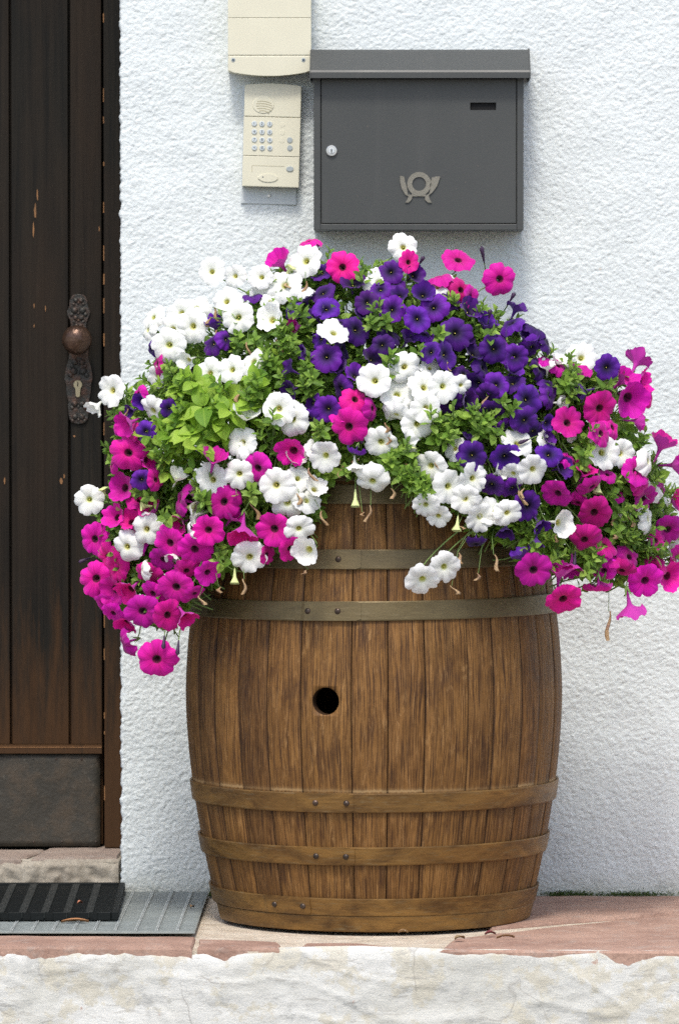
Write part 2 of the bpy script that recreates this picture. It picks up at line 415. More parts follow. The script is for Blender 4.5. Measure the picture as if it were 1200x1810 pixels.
def add_prism(bm, pts, y0, y1, bevel=0.0, seg=1, plane='xz'):
    """closed outline extruded from y0 (front) to y1; plane 'xy' extrudes in z, 'yz' in x"""
    def mk(a, b, c):
        return {'xz': (a, c, b), 'xy': (a, b, c), 'yz': (c, a, b)}[plane]
    A = [bm.verts.new(mk(a, b, y0)) for a, b in pts]; B = [bm.verts.new(mk(a, b, y1)) for a, b in pts]
    f0 = bm.faces.new(A); bm.faces.new(B[::-1]); n = len(pts)
    for i in range(n): bm.faces.new((A[i], B[i], B[(i + 1) % n], A[(i + 1) % n]))
    if bevel:
        bmesh.ops.bevel(bm, geom=list(f0.edges), offset=bevel, segments=seg, affect='EDGES', profile=0.6)
def prism(name, pts, y0, y1, mat, parent=None, bevel=0.0, seg=1, plane='xz', **k):
    bm = bmesh.new(); add_prism(bm, pts, y0, y1, bevel, seg, plane)
    return bm_to(name, bm, mat, parent, **k)

def ell(cx, cz, rx, rz, n=20, a0=0, a1=360):
    return [(cx + rx * math.cos(R(a0 + (a1 - a0) * i / n)), cz + rz * math.sin(R(a0 + (a1 - a0) * i / n))) for i in range(n if a1 - a0 == 360 else n + 1)]

def add_dome(bm, c, r, axis=Vector((0, -1, 0)), n=10, rings=4, flat=0.6):
    q = Vector(axis).to_track_quat('Z', 'Y'); prev = None; c = Vector(c)
    for j in range(rings):
        a = math.pi / 2 * j / rings
        ring = [bm.verts.new(c + q @ Vector((r * math.cos(a) * math.cos(2 * math.pi * i / n), r * math.cos(a) * math.sin(2 * math.pi * i / n), r * flat * math.sin(a)))) for i in range(n)]
        if prev:
            for i in range(n): bm.faces.new((prev[i], prev[(i + 1) % n], ring[(i + 1) % n], ring[i]))
        prev = ring
    top = bm.verts.new(c + q @ Vector((0, 0, r * flat)))
    for i in range(n): bm.faces.new((prev[i], prev[(i + 1) % n], top))

def add_tube(V, Fc, pts, r0, r1, n=5):
    base = len(V); m = len(pts)
    for k, p in enumerate(pts):
        d = (pts[min(k + 1, m - 1)] - pts[max(k - 1, 0)])
        if d.length < 1e-9: d = Vector((0, 0, 1))
        q = d.to_track_quat('Z', 'Y'); r = r0 + (r1 - r0) * k / (m - 1)
        for i in range(n):
            a = 2 * math.pi * i / n
            V.append(p + q @ Vector((r * math.cos(a), r * math.sin(a), 0)))
    for k in range(m - 1):
        for i in range(n):
            Fc.append((base + k * n + i, base + k * n + (i + 1) % n, base + (k + 1) * n + (i + 1) % n, base + (k + 1) * n + i))

def grid_mesh(name, X, Y, Z, extra=None):
    ny, nx = X.shape
    v = np.stack([X, Y, Z], -1).reshape(-1, 3)
    i = np.arange((ny - 1) * (nx - 1)); r = i // (nx - 1); c = i % (nx - 1); a = r * nx + c
    f = np.stack([a, a + 1, a + nx + 1, a + nx], -1)
    if extra is not None:
        ev, ef = extra; f = np.concatenate([f, np.array(ef) + 0]); v = np.concatenate([v, np.array(ev)])
    me = bpy.data.meshes.new(name)
    me.vertices.add(len(v)); me.vertices.foreach_set('co', v.astype(np.float32).ravel())
    me.loops.add(f.size); me.loops.foreach_set('vertex_index', f.astype(np.int32).ravel())
    me.polygons.add(len(f)); me.polygons.foreach_set('loop_start', np.arange(0, f.size, 4, dtype=np.int32))
    me.update(calc_edges=True)
    me.polygons.foreach_set('use_smooth', np.ones(len(f), bool))
    return me

# ================================================================== SETTING
XE = P(213.5, 905, 0).x              # edge of the roughcast wall at the doorway
# street in front, well below the step
pyd('ground', [(-60, -60, -0.36), (60, -60, -0.36), (60, 40, -0.36), (-60, 40, -0.36)], [(0, 1, 2, 3)], M['street'])['kind'] = 'structure'

# roughcast house wall
def stucco_relief(x, z):
    big = gnoise(x * 9, z * 9, 1) * 0.004
    wx = gnoise(x * 120, z * 120, 2) * 0.004; wz = gnoise(x * 120, z * 120, 3) * 0.004
    a = lumps((x + wx) * 140, (z + wz) * 140, 1); b = lumps((x + wx) * 225, (z + wz) * 225, 2); c = gnoise(x * 330, z * 330, 7); d = gnoise(x * 30, z * 30, 4)
    return big + (a * (0.75 + d) * 0.0014 + b * 0.0012 + c * 0.0007)
xs = np.concatenate([np.arange(XE, 0.66, 0.0021), np.arange(0.66, 3.2, 0.03)])
zs = np.concatenate([np.arange(-0.03, 1.76, 0.0021), np.arange(1.76, 2.9, 0.03)])
GX, GZ = np.meshgrid(xs, zs)
H = stucco_relief(GX, GZ)
GY = -H
GX = GX.copy()
edge = gnoise(zs * 55, zs * 0 + 3.3, 5) * 0.0045 + gnoise(zs * 160, zs * 0 + 1.3, 6) * 0.0022
for k in range(6):
    GX[:, k] += edge * (1 - k / 6)
GY[:, 0] += 0.006; GY[:, 1] += 0.002
GYr = np.concatenate([np.full((len(zs), 1), 0.32), GY], 1)
GXr = np.concatenate([GX[:, :1] + 0.001, GX], 1)
GZr = np.concatenate([GZ[:, :1], GZ], 1)
me = grid_mesh('house_wall', GXr, GYr, GZr)
wall = link_mesh('house_wall', me, M['stucco'])
tag(wall, 'white roughcast house wall behind the flower barrel and right of the dark door', 'wall')
bm = bmesh.new()
add_box(bm, -3.4, XE - 0.955, 0.0, 0.32, -0.03, 2.9)
add_box(bm, XE - 0.955 + 0.002, XE - 0.002, 0.001, 0.32, 2.14, 2.9)
tag(bm_to('house_wall', bm, M['stucco']), 'white house wall to the far side of and above the dark wooden door', 'wall')

# raised terrace: mortar bed, slabs, plastered front
def y_e(x): return -0.911 - 0.056 * x
pv = [(-2.4, y_e(-2.4)), (2.6, y_e(2.6)), (2.6, 0.0), (-2.4, 0.0)]
pav = prism('pavement', pv, -0.007, -0.40, M['mortar'], plane='xy'); tag(pav, kind='structure')

def slab(poly, z0=-0.03, z1=0.0, sub=7, mat='sand', amp=0.0022):
    """irregular stone with a worn, uneven top"""
    pts = []
    n = len(poly)
    for i in range(n):
        a = Vector(poly[i]); b = Vector(poly[(i + 1) % n])
        L = (b - a).length; k = max(2, min(14, int(L / 0.045)))
        for j in range(k):
            p = a.lerp(b, j / k); nr = Vector((-(b - a).y, (b - a).x)).normalized()
            pts.append(p + nr * float(gnoise(p.x * 23, p.y * 23, 8)) * 0.008)
    c = sum(pts, Vector((0, 0))) / len(pts)
    V, Fc = [], []; m = len(pts)
    for s_, dz in ((1.0, z0 - z1), (1.0, -0.005), (0.985, -0.001), (0.8, 0.0), (0.45, 0.0)):
        for p in pts:
            q = c + (p - c) * s_
            V.append((q.x, q.y, z1 + dz + (float(gnoise(q.x * 30, q.y * 30, 9)) * amp if s_ < 1 else 0)))
    V.append((c.x, c.y, z1))
    for r in range(4):
        for i in range(m): Fc.append((r * m + i, r * m + (i + 1) % m, (r + 1) * m + (i + 1) % m, (r + 1) * m + i))
    for i in range(m): Fc.append((4 * m + i, 4 * m + (i + 1) % m, 5 * m))
    return pyd('slab', V, Fc, M[mat], pav, smooth=False)
def fl(px, py): p = PF(px, py); return (p.x, p.y)
j0 = fl(925, 1641); j1 = fl(1210, 1611)
xr = 1.55
slab([(fl(775, 1663)[0], y_e(0.12) - 0.004), (0.62, y_e(0.62) - 0.004), (1.02, y_e(1.02) - 0.004), (1.02, j1[1] - 0.03), (j1[0], j1[1] - 0.012), (j0[0], j0[1] - 0.02), fl(800, 1657)])
slab([(j0[0] - 0.06, j0[1] + 0.02), (j1[0], j1[1] + 0.012), (0.95, -0.26), (0.95, -0.012), (0.16, -0.012), (0.14, -0.3)])
slab([(1.035, y_e(1.035) - 0.002), (2.3, y_e(2.3)), (2.3, -0.5), (1.035, -0.45)])
slab([(0.965, -0.42), (2.3, -0.47), (2.3, -0.012), (0.965, -0.012)])
slab([(fl(-60, 1676)[0], y_e(-0.7) - 0.004), (fl(342, 1676)[0], y_e(-0.3) - 0.004), fl(346, 1655), fl(-60, 1653)])
slab([(fl(348, 1676)[0], y_e(-0.3) - 0.004), (fl(494, 1680)[0], y_e(-0.18) - 0.004), fl(489, 1664), fl(440, 1661), fl(352, 1660)])
slab([fl(528, 1672), fl(690, 1671), fl(640, 1665), fl(540, 1664)], z1=-0.002)
slab([(-2.2, y_e(-2.2)), (fl(-64, 1676)[0], y_e(-0.75)), (fl(-64, 1676)[0], -0.68), (-2.2, -0.62)])

# plastered riser of the terrace
xs = np.concatenate([np.arange(-2.3, -0.75, 0.03), np.arange(-0.75, 0.68, 0.0042), np.arange(0.68, 2.5, 0.03)])
vs_ = np.linspace(0, 1, 74)
PX, PV = np.meshgrid(xs, vs_)
left = np.clip((-0.16 - PX) / 0.06, 0, 1)
rag = 0.5 + gnoise(PX * 14, PX * 0 + 2, 11) * 1.2 + gnoise(PX * 45, PX * 0 + 4, 12) * 0.5 + gnoise(PX * 150, PX * 0, 13) * 0.15
top = 0.001 - (0.0010 + 0.0012 * np.clip(rag, 0, 1.5)) * (1 - left) - left * (0.003 + 0.010 * np.clip(rag, 0, 1.3))
mid = np.clip(1 - np.abs(PX + 0.02) / 0.17, 0, 1)
top = top + mid * 0.005
PZ = top * (1 - PV) + (-0.36) * PV
rel = (gnoise(PX * 5, PZ * 9, 14) * 0.006 + gnoise(PX * 16 + gnoise(PX * 6, PZ * 6, 2) * 2, PZ * 26, 15) * 0.0025
       + gnoise(PX * 45, PZ * 60, 16) * 0.0015 + gnoise(PX * 120, PZ * 120, 17) * 0.0006)
ridge = np.clip(1 - np.abs(gnoise(PX * 4 + 3, PZ * 11 + PX * 3, 18)) * 14, 0, 1) * 0.0022
PYd = -0.911 - 0.056 * PX - 0.007 - (rel + ridge)
tuck = np.sqrt(np.clip(1 - (1 - np.clip(PV / 0.07, 0, 1)) ** 2, 0, 1))
PYd = PYd * tuck + (-0.911 - 0.056 * PX + 0.004) * (1 - tuck)
me = grid_mesh('step_riser', PX, PYd, PZ)
tag(link_mesh('step_riser', me, M['plaster']), 'cracked cream white plastered front of the step below the barrel', 'step')

# ------------------------------------------------------------------ threshold of the door
th = thing('threshold', 'worn stone threshold with rough concrete front under the dark door', 'threshold', (XE - 0.45, 0.12, 0))
X0 = XE - 0.953
xs = np.arange(X0, XE - 0.003, 0.004); zv = np.linspace(-0.02, 0.066, 24)
TX, TZ = np.meshgrid(xs, zv)
TY = 0.004 - (gnoise(TX * 22, TZ * 22, 21) * 0.010 + gnoise(TX * 60, TZ * 60, 22) * 0.006 + gnoise(TX * 150, TZ * 150, 23) * 0.002) + np.clip((TZ - 0.055) / 0.011, 0, 1) * 0.012
link_mesh('concrete_face', grid_mesh('concrete_face', TX, TY, TZ), M['conc'], th)
box('concrete_bed', X0, XE - 0.004, 0.012, 0.315, -0.02, 0.062, M['conc'], th)
def tslab(poly):
    keep = slab(poly, z0=0.055, z1=0.069, mat='sill'); keep.parent = th; keep.name = 'threshold_stone'
    keep.data.transform(Matrix.Translation(-root_loc(th)))
a = P(62, 1508, 0.1).x
tslab([(X0 + 0.01, 0.012), (a - 0.02, 0.010), (a + 0.015, 0.19), (X0 + 0.01, 0.19)])
tslab([(a, 0.012), (XE - 0.01, 0.03), (XE - 0.008, 0.30), (a + 0.03, 0.30)])

# ------------------------------------------------------------------ door frame and door
DY = 0.215
fr = thing('doorframe', 'dark brown wooden door frame set into the white wall', 'door frame', (XE - 0.45, DY, 0.07))
zb = 0.0705; ztop = 2.12
fx0 = P(184.5, 905, DY - 0.012).x
box('jamb', fx0, XE + 0.03, DY - 0.012, DY + 0.06, zb, ztop, M['door'], fr, 0.002)
box('jamb', XE - 0.985, XE - 0.905, DY - 0.012, DY + 0.06, zb, ztop, M['door'], fr, 0.002)
box('head', XE - 0.985, XE + 0.03, DY - 0.0125, DY + 0.06, ztop + 0.001, ztop + 0.07, M['door'], fr, 0.002)
box('sky_leak_block', XE - 0.96, XE + 0.02, DY + 0.0605, DY + 0.075, 0.0, 2.2, M['black'], fr, 0)  # added black sheet, keeps sky from leaking through the door gaps
# worn, lighter arris of the jamb: short flakes of bare wood
bm = bmesh.new()
zz = 0.1
while zz < 2.0:
    L = random.uniform(0.006, 0.03)
    if random.random() < 0.62:
        add_box(bm, fx0 - 0.0006, fx0 + random.uniform(0.0006, 0.0016), DY - 0.0128, DY - 0.0095, zz, zz + L)
    zz += L + random.uniform(0.004, 0.05)
tag(bm_to('worn_edge', bm, M['gold'], fr), kind='stuff')

door = thing('wooden_door', 'dark brown plank door with iron knob plate and metal kick plate', 'door', (XE - 0.45, DY + 0.02, 0.07), kind='thing')
FY = DY + 0.004                                # face of the planks
def dx(px): return P(px, 905, FY).x
def dz(py): return P(100, py, FY).z
box('back_board', XE - 0.90, dx(181), FY + 0.022, FY + 0.045, 0.074, 2.11, M['door'], door, 0.001)
edges = [(-225, -132), (-128, -32), (-29.5, 17.5), (22, 121.5), (126, 180.5)]
zr = dz(1317)
for i, (a, b) in enumerate(edges):
    bm = bmesh.new(); add_box(bm, dx(a), dx(b), FY + random.uniform(0, 0.0012), FY + 0.020, zr + 0.001, 2.108, 0.0016, 2)
    bm_to('plank', bm, M['door'], door)
# a bare orange split near the top of the wide plank and specks
t_ = bmesh.new()
for (px, py, w_, h_) in ((63, 372, 4, 36), (60, 405, 3, 30), (67, 345, 2.5, 24), (61, 540, 2.5, 9), (81, 545, 1.6, 14), (61, 576, 1.6, 7), (9, 850, 3, 18), (109, 850, 5, 14), (114, 842, 3, 9), (132, 771, 4, 5), (176, 405, 2.2, 10)):
    n = 8; pts = []
    for i in range(n):
        a = 2 * math.pi * i / n; rr = 0.6 + 0.4 * random.random()
        p = P(px + w_ * 0.6 * rr * math.cos(a), py + h_ * 0.55 * rr * math.sin(a), FY); pts.append((p.x, p.z))
    add_prism(t_, pts, FY - 0.0006, FY + 0.003)
tag(bm_to('bare_wood_chip', t_, M['gold'], door), kind='stuff', label='orange patches where the dark stain has chipped')
# weather rail and kick plate
prism('rail', [(FY - 0.013, dz(1331)), (FY + 0.02, dz(1331)), (FY + 0.02, dz(1316)), (FY - 0.004, dz(1316)), (FY - 0.012, dz(1320))], XE - 0.90, dx(180.5), M['door'], door, plane='yz')
box('worn_rail_edge', XE - 0.90, dx(180.5), FY - 0.0128, FY - 0.0062, dz(1320.8), dz(1319.6), M['gold'], door, 0.0004)
KX = dx(180)
xs = np.arange(XE - 0.90, KX, 0.008); zv = np.linspace(dz(1496), dz(1333), 30)
TX, TZ = np.meshgrid(xs, zv)
TY = FY - 0.006 - gnoise(TX * 9, TZ * 9, 31) * 0.003 - gnoise(TX * 30, TZ * 40, 32) * 0.0008
TY[0, :] += 0.006; TY[-1, :] += 0.004; TY[:, -1] += 0.01
link_mesh('kick_plate', grid_mesh('kick_plate', TX, TY, TZ), M['kick'], door)
bm = bmesh.new()
for px, py in ((145, 1342), (60, 1342), (170, 1488), (60, 1488), (100, 1342), (110, 1488)):
    add_dome(bm, P(px, py, FY - 0.006), 0.0026)
bm_to('nail', bm, M['iron'], door)

# iron plate
IY = FY - 0.0045
half = [(0, 520), (9, 521), (13, 525), (16, 532), (15, 540), (17, 545), (21, 551), (19, 559), (14, 565), (12, 575), (12, 585), (16, 596), (19, 605), (18, 615), (16, 625), (16, 633), (19, 640),
        (22, 650), (24, 662), (25, 671), (21, 678), (22, 690), (20, 700), (17, 708), (19, 716), (17, 724), (18, 732), (16, 741), (9, 748), (0, 750)]
cx0 = 139.5
pts = [(cx0 + a, b) for a, b in half] + [(cx0 - a, b) for a, b in half[::-1][1:-1]]
pw = [(P(a, b, IY).x, P(a, b, IY).z) for a, b in pts]
esc = prism('knob_plate', pw, IY, FY + 0.001, M['iron'], door, 0.0012, 2)
bm = bmesh.new()   # embossed leaves on the plate
for py, wd in ((531, 9), (549, 13), (562, 9), (576, 7), (640, 12), (656, 15), (714, 12), (737, 11)):
    for s_ in (-1, 1):
        p = P(cx0 + s_ * wd * 0.55, py, IY); add_dome(bm, p, wd * 0.00042 + 0.0015, n=9, rings=3, flat=0.55)
        p = P(cx0 + s_ * wd * 0.95, py + 7, IY); add_dome(bm, p, wd * 0.00028 + 0.001, n=8, rings=3, flat=0.5)
    add_dome(bm, P(cx0, py + 5, IY), 0.0032, n=8, rings=3, flat=0.6)
bm_to('embossing', bm, M['iron'], esc, smooth=True)['kind'] = 'stuff'
bm = bmesh.new()
kc = P(136.5, 601, IY - 0.045)
bmesh.ops.create_uvsphere(bm, u_segments=40, v_segments=24, radius=0.0292, matrix=Matrix.Translation(kc) @ Matrix.Diagonal((1, 0.78, 1, 1)))
bm_to('knob', bm, M['knob'], door, smooth=True)
bm = bmesh.new()
bmesh.ops.create_cone(bm, cap_ends=True, segments=24, radius1=0.017, radius2=0.011, depth=0.03, matrix=Matrix.Translation((kc.x, IY - 0.013, kc.z)) @ Matrix.Rotation(R(90), 4, 'X'))
bm_to('knob_neck', bm, M['iron'], door, smooth=False)
c_ = P(138.5, 680, IY); kp = [(c_.x + 0.0088 * math.cos(R(a)), c_.z + 0.0088 * math.sin(R(a))) for a in range(-60, 241, 15)]
kp = kp + [(c_.x - 0.0044, c_.z - 0.022), (c_.x - 0.002, c_.z - 0.0245), (c_.x + 0.002, c_.z - 0.0245), (c_.x + 0.0044, c_.z - 0.022)]
cyl = prism('lock_cylinder', kp, IY - 0.006, IY + 0.002, M['brass'], esc, 0.0006, 1)
prism('key_slot', ell(c_.x, c_.z + 0.001, 0.0011, 0.0055, 10), IY - 0.0066, IY - 0.0058, M['black'], esc)

# ------------------------------------------------------------------ zinc grating and rubber mat
gx1 = PF(345, 1651).x; gx0 = XE - 1.05; gy0 = PF(345, 1651).y; gy1 = -0.006
gr = thing('metal_grating', 'grey zinc ribbed floor grating between the barrel and the doorstep', 'grating', ((gx0 + gx1) / 2, -0.33, 0))
box('base_sheet', gx0, gx1, gy0, gy1, 0.0005, 0.004, M['zinc'], gr, 0.0008)
x = gx1 - 0.030
while x > gx0 + 0.01:
    bm = bmesh.new(); add_box(bm, x - 0.0012, x + 0.0012, gy0 + 0.003, gy1 - 0.003, 0.0041, 0.0085, 0.0008, 1)
    yy = gy0 + 0.006
    while yy < gy1 - 0.01:
        add_box(bm, x - 0.0048, x - 0.0025, yy, yy + 0.004, 0.0041, 0.0078); yy += 0.0105
    bm_to('bar', bm, M['zinc2'], gr); x -= 0.0371
bm = bmesh.new(); yy = gy0 + 0.005
while yy < gy1 - 0.004:
    add_box(bm, gx0 + 0.003, gx1 - 0.003, yy, yy + 0.0026, 0.0039, 0.0062); yy += 0.0105
tag(bm_to('cross_wires', bm, M['zinc'], gr), kind='stuff')

mb = PF(222, 1562, 0.022); mf = PF(209, 1614, 0.022)
mat = thing('doormat', 'black ribbed rubber doormat lying on the grating at the door', 'doormat', (mb.x, mb.y, 0.0088))
mat.rotation_euler = (0, 0, math.atan2(mf.x - mb.x, mb.y - mf.y) * 1.0)
ML = (mf - mb).length; MW = 0.62; MT = 0.016
def mbx(name, x0, x1, y0, y1, z0, z1, bv=0.001):
    bm = bmesh.new(); add_box(bm, x0, x1, y0, y1, z0, z1, bv, 1)
    return bm_to(name, bm, M['rubber'], mat, world=False)
bm = bmesh.new()
add_box(bm, -0.012, 0, -ML, 0, 0, MT, 0.002, 2); add_box(bm, -MW, -MW + 0.012, -ML, 0, 0, MT, 0.002, 2)
add_box(bm, -MW + 0.0125, -0.0125, -0.012, 0, 0, MT, 0.002, 2)
bm_to('border', bm, M['rubber'], mat, world=False)
mbx('base', -MW + 0.0127, -0.0127, -ML + 0.002, -0.0125, 0.0, 0.0035)
x = -0.012 - 0.0405
while x > -MW + 0.03:
    bm = bmesh.new(); yy = -ML
    k = 0
    while yy < -0.02:
        s_ = 0.003 * (1 if k % 2 else -1)
        add_box(bm, x - 0.0042 + s_, x + 0.0042 + s_, yy, yy + 0.0085, 0.0036, MT - 0.001, 0.0008, 1); yy += 0.0112; k += 1
    bm_to('bar', bm, M['rubber2'], mat, world=False); x -= 0.0405
bm = bmesh.new(); yy = -ML + 0.002
while yy < -0.016:
    add_box(bm, -MW + 0.0128, -0.0128, yy, yy + 0.0042, 0.0036, MT - 0.004); yy += 0.0088
tag(bm_to('fine_ribs', bm, M['rubber'], mat, world=False), kind='stuff')
bm = bmesh.new(); x = -0.0130
while x > -MW + 0.05:
    add_box(bm, x - 0.024, x, -ML - 0.0005, -ML + 0.008, 0, MT - 0.0012, 0.001, 1); x -= 0.0405
bm_to('front_lip', bm, M['rubber'], mat, world=False)

# ------------------------------------------------------------------ letter box
LY = -0.108
def Q(px, py, y=LY): p = P(px, py, y); return p.x, p.z
lx0, lz0 = Q(554.5, 407); lx1, lz1 = Q(925, 137)
lb = thing('letter_box', 'dark grey metal letter box with post horn emblem on the white wall', 'letter box', ((lx0 + lx1) / 2, 0, lz0))
dx0, dz0_ = Q(568.5, 394); dx1, dz1_ = Q(911.5, 140)
bm = bmesh.new()
add_box(bm, lx0, lx1, LY + 0.012, 0.004, lz0, lz1 + 0.01, 0.0015, 2)
bm_to('body', bm, M['paint'], lb)
bm = bmesh.new()
add_box(bm, lx0, dx0 - 0.0022, LY, LY + 0.0118, lz0, lz1, 0.0012, 2)
add_box(bm, dx1 + 0.0022, lx1, LY, LY + 0.0118, lz0, lz1, 0.0012, 2)
add_box(bm, dx0 - 0.002, dx1 + 0.002, LY - 0.0004, LY + 0.0118, lz0 + 0.0002, dz0_ - 0.0022, 0.0012, 2)
bm_to('frame', bm, M['paint'], lb)
sx0, sz0 = Q(830.5, 194.5); sx1, sz1 = Q(876.5, 181)
bm = bmesh.new(); DF = LY + 0.003
for (a, b, c, d) in ((dx0, sx0, dz0_, dz1_), (sx1, dx1, dz0_, dz1_), (sx0, sx1, dz0_, sz0), (sx0, sx1, sz1, dz1_)):
    add_box(bm, a, b, DF, LY + 0.0085, c, d)
bmesh.ops.remove_doubles(bm, verts=bm.verts, dist=1e-5)
ld = bm_to('flap_door', bm, M['paint'], lb)
box('slot_cavity', sx0 - 0.002, sx1 + 0.002, LY + 0.0088, LY + 0.0115, sz0 - 0.002, sz1 + 0.002, M['black'], ld, 0)
hx0, hzt = Q(550.5, 90, -0.03); hx1, _ = Q(935, 90); hz2 = Q(600, 127)[1]; hz3 = Q(600, 139)[1]
prism('hood', [(0.004, hzt + 0.004), (-0.055, hzt + 0.001), (-0.066, hzt - 0.004), (LY - 0.022, hz2 + 0.002), (LY - 0.024, hz2 - 0.002), (LY - 0.024, hz3), (LY - 0.020, hz3), (LY - 0.018, hz2 - 0.003), (0.004, hz2 - 0.003)], hx0, hx1, M['paint'], lb, plane='yz')
prism('hood_end', [(0.003, hzt + 0.0055), (-0.057, hzt + 0.003), (-0.067, hzt - 0.002), (LY - 0.0245, hz2 + 0.002), (LY - 0.0262, hz2 - 0.003), (LY - 0.0262, hz3 - 0.001), (0.003, hz3 - 0.001)], hx1, hx1 + 0.0018, M['paint'], lb, plane='yz')
prism('hood_end', [(0.003, hzt + 0.0055), (-0.057, hzt + 0.003), (-0.067, hzt - 0.002), (LY - 0.0245, hz2 + 0.002), (LY - 0.0262, hz2 - 0.003), (LY - 0.0262, hz3 - 0.001), (0.003, hz3 - 0.001)], hx0 - 0.0018, hx0, M['paint'], lb, plane='yz')
# lock
kx, kz = Q(586, 266.5)
lk = prism('lock', ell(kx, kz, 0.0105, 0.0105, 28), DF - 0.005, DF + 0.001, M['chrome'], lb, 0.0018, 3)
prism('lock_core', ell(kx, kz, 0.0060, 0.0060, 20), DF - 0.0066, DF - 0.0045, M['plate'], lk, 0.0006, 1)
prism('key_slot', [(kx - 0.0009, kz - 0.0042), (kx + 0.0009, kz - 0.0042), (kx + 0.0009, kz + 0.0035), (kx - 0.0009, kz + 0.0035)], DF - 0.0071, DF - 0.0064, M['black'], lk)
# post horn
bm = bmesh.new(); EY = DF - 0.0028
def qp(lst): return [Q(a, b, EY) for a, b in lst]
c0 = Q(740.5, 325, EY); ro, ri = 0.0225, 0.0132
outer = [(c0[0] + ro * math.cos(2 * math.pi * i / 36), c0[1] + ro * math.sin(2 * math.pi * i / 36)) for i in range(36)]
inner = [(c0[0] + ri * math.cos(2 * math.pi * i / 36), c0[1] + ri * math.sin(2 * math.pi * i / 36)) for i in range(36)]
vo = [[bm.verts.new((a, y, b)) for a, b in L] for L in (outer, inner) for y in (EY, DF + 0.0005)]
for i in range(36):
    j = (i + 1) % 36
    bm.faces.new((vo[0][i], vo[0][j], vo[2][j], vo[2][i])); bm.faces.new((vo[0][i], vo[1][i], vo[1][j], vo[0][j])); bm.faces.new((vo[2][i], vo[2][j], vo[3][j], vo[3][i]))
em = bm_to('post_horn_emblem', bm, M['emblem'], lb)
bm = bmesh.new()
add_prism(bm, qp([(707, 311), (714, 312), (716, 322), (719, 332), (720, 342), (724, 348), (716, 344), (710, 334), (707, 322)]), EY, DF + 0.0005)
add_prism(bm, qp([(778, 312), (772, 329), (764, 340), (757, 346), (760, 336), (760, 326), (763, 314), (770, 312)]), EY, DF + 0.0005)
add_prism(bm, qp([(723, 343), (729, 346), (727, 353), (722, 358), (716, 358), (720, 352)]), EY - 0.0002, DF + 0.0005)
add_prism(bm, qp([(751, 346), (757, 343), (759, 352), (763, 358), (756, 358), (751, 353)]), EY - 0.0002, DF + 0.0005)
add_prism(bm, qp([(727, 341), (753, 341), (752, 347), (728, 347)]), EY + 0.0004, DF + 0.0005)
bm_to('horn_wings', bm, M['emblem'], em)
bm = bmesh.new()
for p in ((748, 110),): add_dome(bm, P(p[0], p[1], -0.10), 0.0016, n=8, rings=2, flat=0.5)
bm_to('rust_fleck', bm, M['brass'], lb)

# ------------------------------------------------------------------ cream housing above the entry phone
HY = -0.062
ho = thing('cream_housing', 'cream plastic housing with two screws, mounted above the entry phone keypad', 'housing', (P(476, 60, 0).x, 0, P(476, 130, 0).z))
def hp(px, py): return Q(px, py, HY)
def housing_bottom(px): return 125.5 + 8.5 * (1 - ((px - 476.5) / 73.5) ** 2)
bot = [hp(x, housing_bottom(x)) for x in np.linspace(403, 550, 15)]
L, Rr = hp(403, 0)[0], hp(550, 0)[0]
za, zb_ = hp(0, 98)[1], hp(0, 32)[1]
prism('front_cover', [(x, z) for x, z in bot] + [(Rr, za - 0.0002), (L, za - 0.0002)], HY, 0.004, M['beige'], ho, 0.003, 3)
prism('front_cover', [(L, za + 0.0003), (Rr, za + 0.0003), (Rr, zb_ - 0.0002), (L, zb_ - 0.0002)], HY, 0.004, M['beige'], ho, 0.0012, 2)
prism('front_cover', [(L, zb_ + 0.0003), (Rr, zb_ + 0.0003), (Rr, zb_ + 0.12), (L, zb_ + 0.12)], HY, 0.004, M['beige'], ho, 0.0012, 2)
for px in (412.5, 536.5):
    x, z = hp(px, 106); s_ = prism('screw', ell(x, z, 0.0042, 0.0042, 16), HY - 0.0008, HY + 0.004, M['btn'], ho, 0.0006, 1)
    prism('screw_slot', ell(x, z, 0.0022, 0.0022, 10), HY - 0.0012, HY, M['ink'], s_)

# ------------------------------------------------------------------ entry phone
ic = P(480.5, 239, -0.036)
ip = thing('entry_phone', 'cream entry phone with round number keys beside the letter box', 'entry phone', (ic.x, 0, ic.z))
ip.rotation_euler = (0, R(1.6), 0)
k_ = 1 / (F / (10.075 - 0.036))
A1 = -1.6
def il(px, py):
    dx_, dz_ = (px - 480.5) * k_, -(py - 239) * k_
    a = R(-A1); return dx_ * math.cos(a) + dz_ * -math.sin(a) * -1 * -1, dz_ * math.cos(a) + dx_ * math.sin(a)
IF = -0.036
def ipr(name, pts, y0, y1, mat, parent=ip, bevel=0.0, seg=1, smooth=False):
    bm = bmesh.new(); add_prism(bm, pts, y0, y1, bevel, seg); return bm_to(name, bm, mat, parent, smooth, world=False)
W2 = 50 * k_; Hh = 91 * k_
arc = [(W2 * (1 - 2 * i / 12), Hh - 3.5 * k_ * ((1 - 2 * i / 12) ** 2)) for i in range(13)]
zA = (239 - 207) * k_; zB = (239 - 276) * k_
ipr('speaker_panel', [(-W2, zA + 0.0004), (W2, zA + 0.0004)] + arc, IF, -0.006, M['beige'], ip, 0.002, 3)
ipr('key_panel', [(-W2, zB + 0.0004), (W2, zB + 0.0004), (W2, zA - 0.0004), (-W2, zA - 0.0004)], IF, -0.006, M['beige'], ip, 0.0005, 1)
lowp = ipr('name_panel', [(-W2, -Hh), (W2, -Hh), (W2, zB - 0.0004), (-W2, zB - 0.0004)], IF, -0.006, M['beige'], ip, 0.0012, 2)
ipr('back_plate', [(-52 * k_, -121 * k_), (46 * k_, -121 * k_), (46 * k_, 87 * k_), (-52 * k_, 87 * k_)], -0.0055, 0.004, M['plate'], ip, 0.0008, 1)
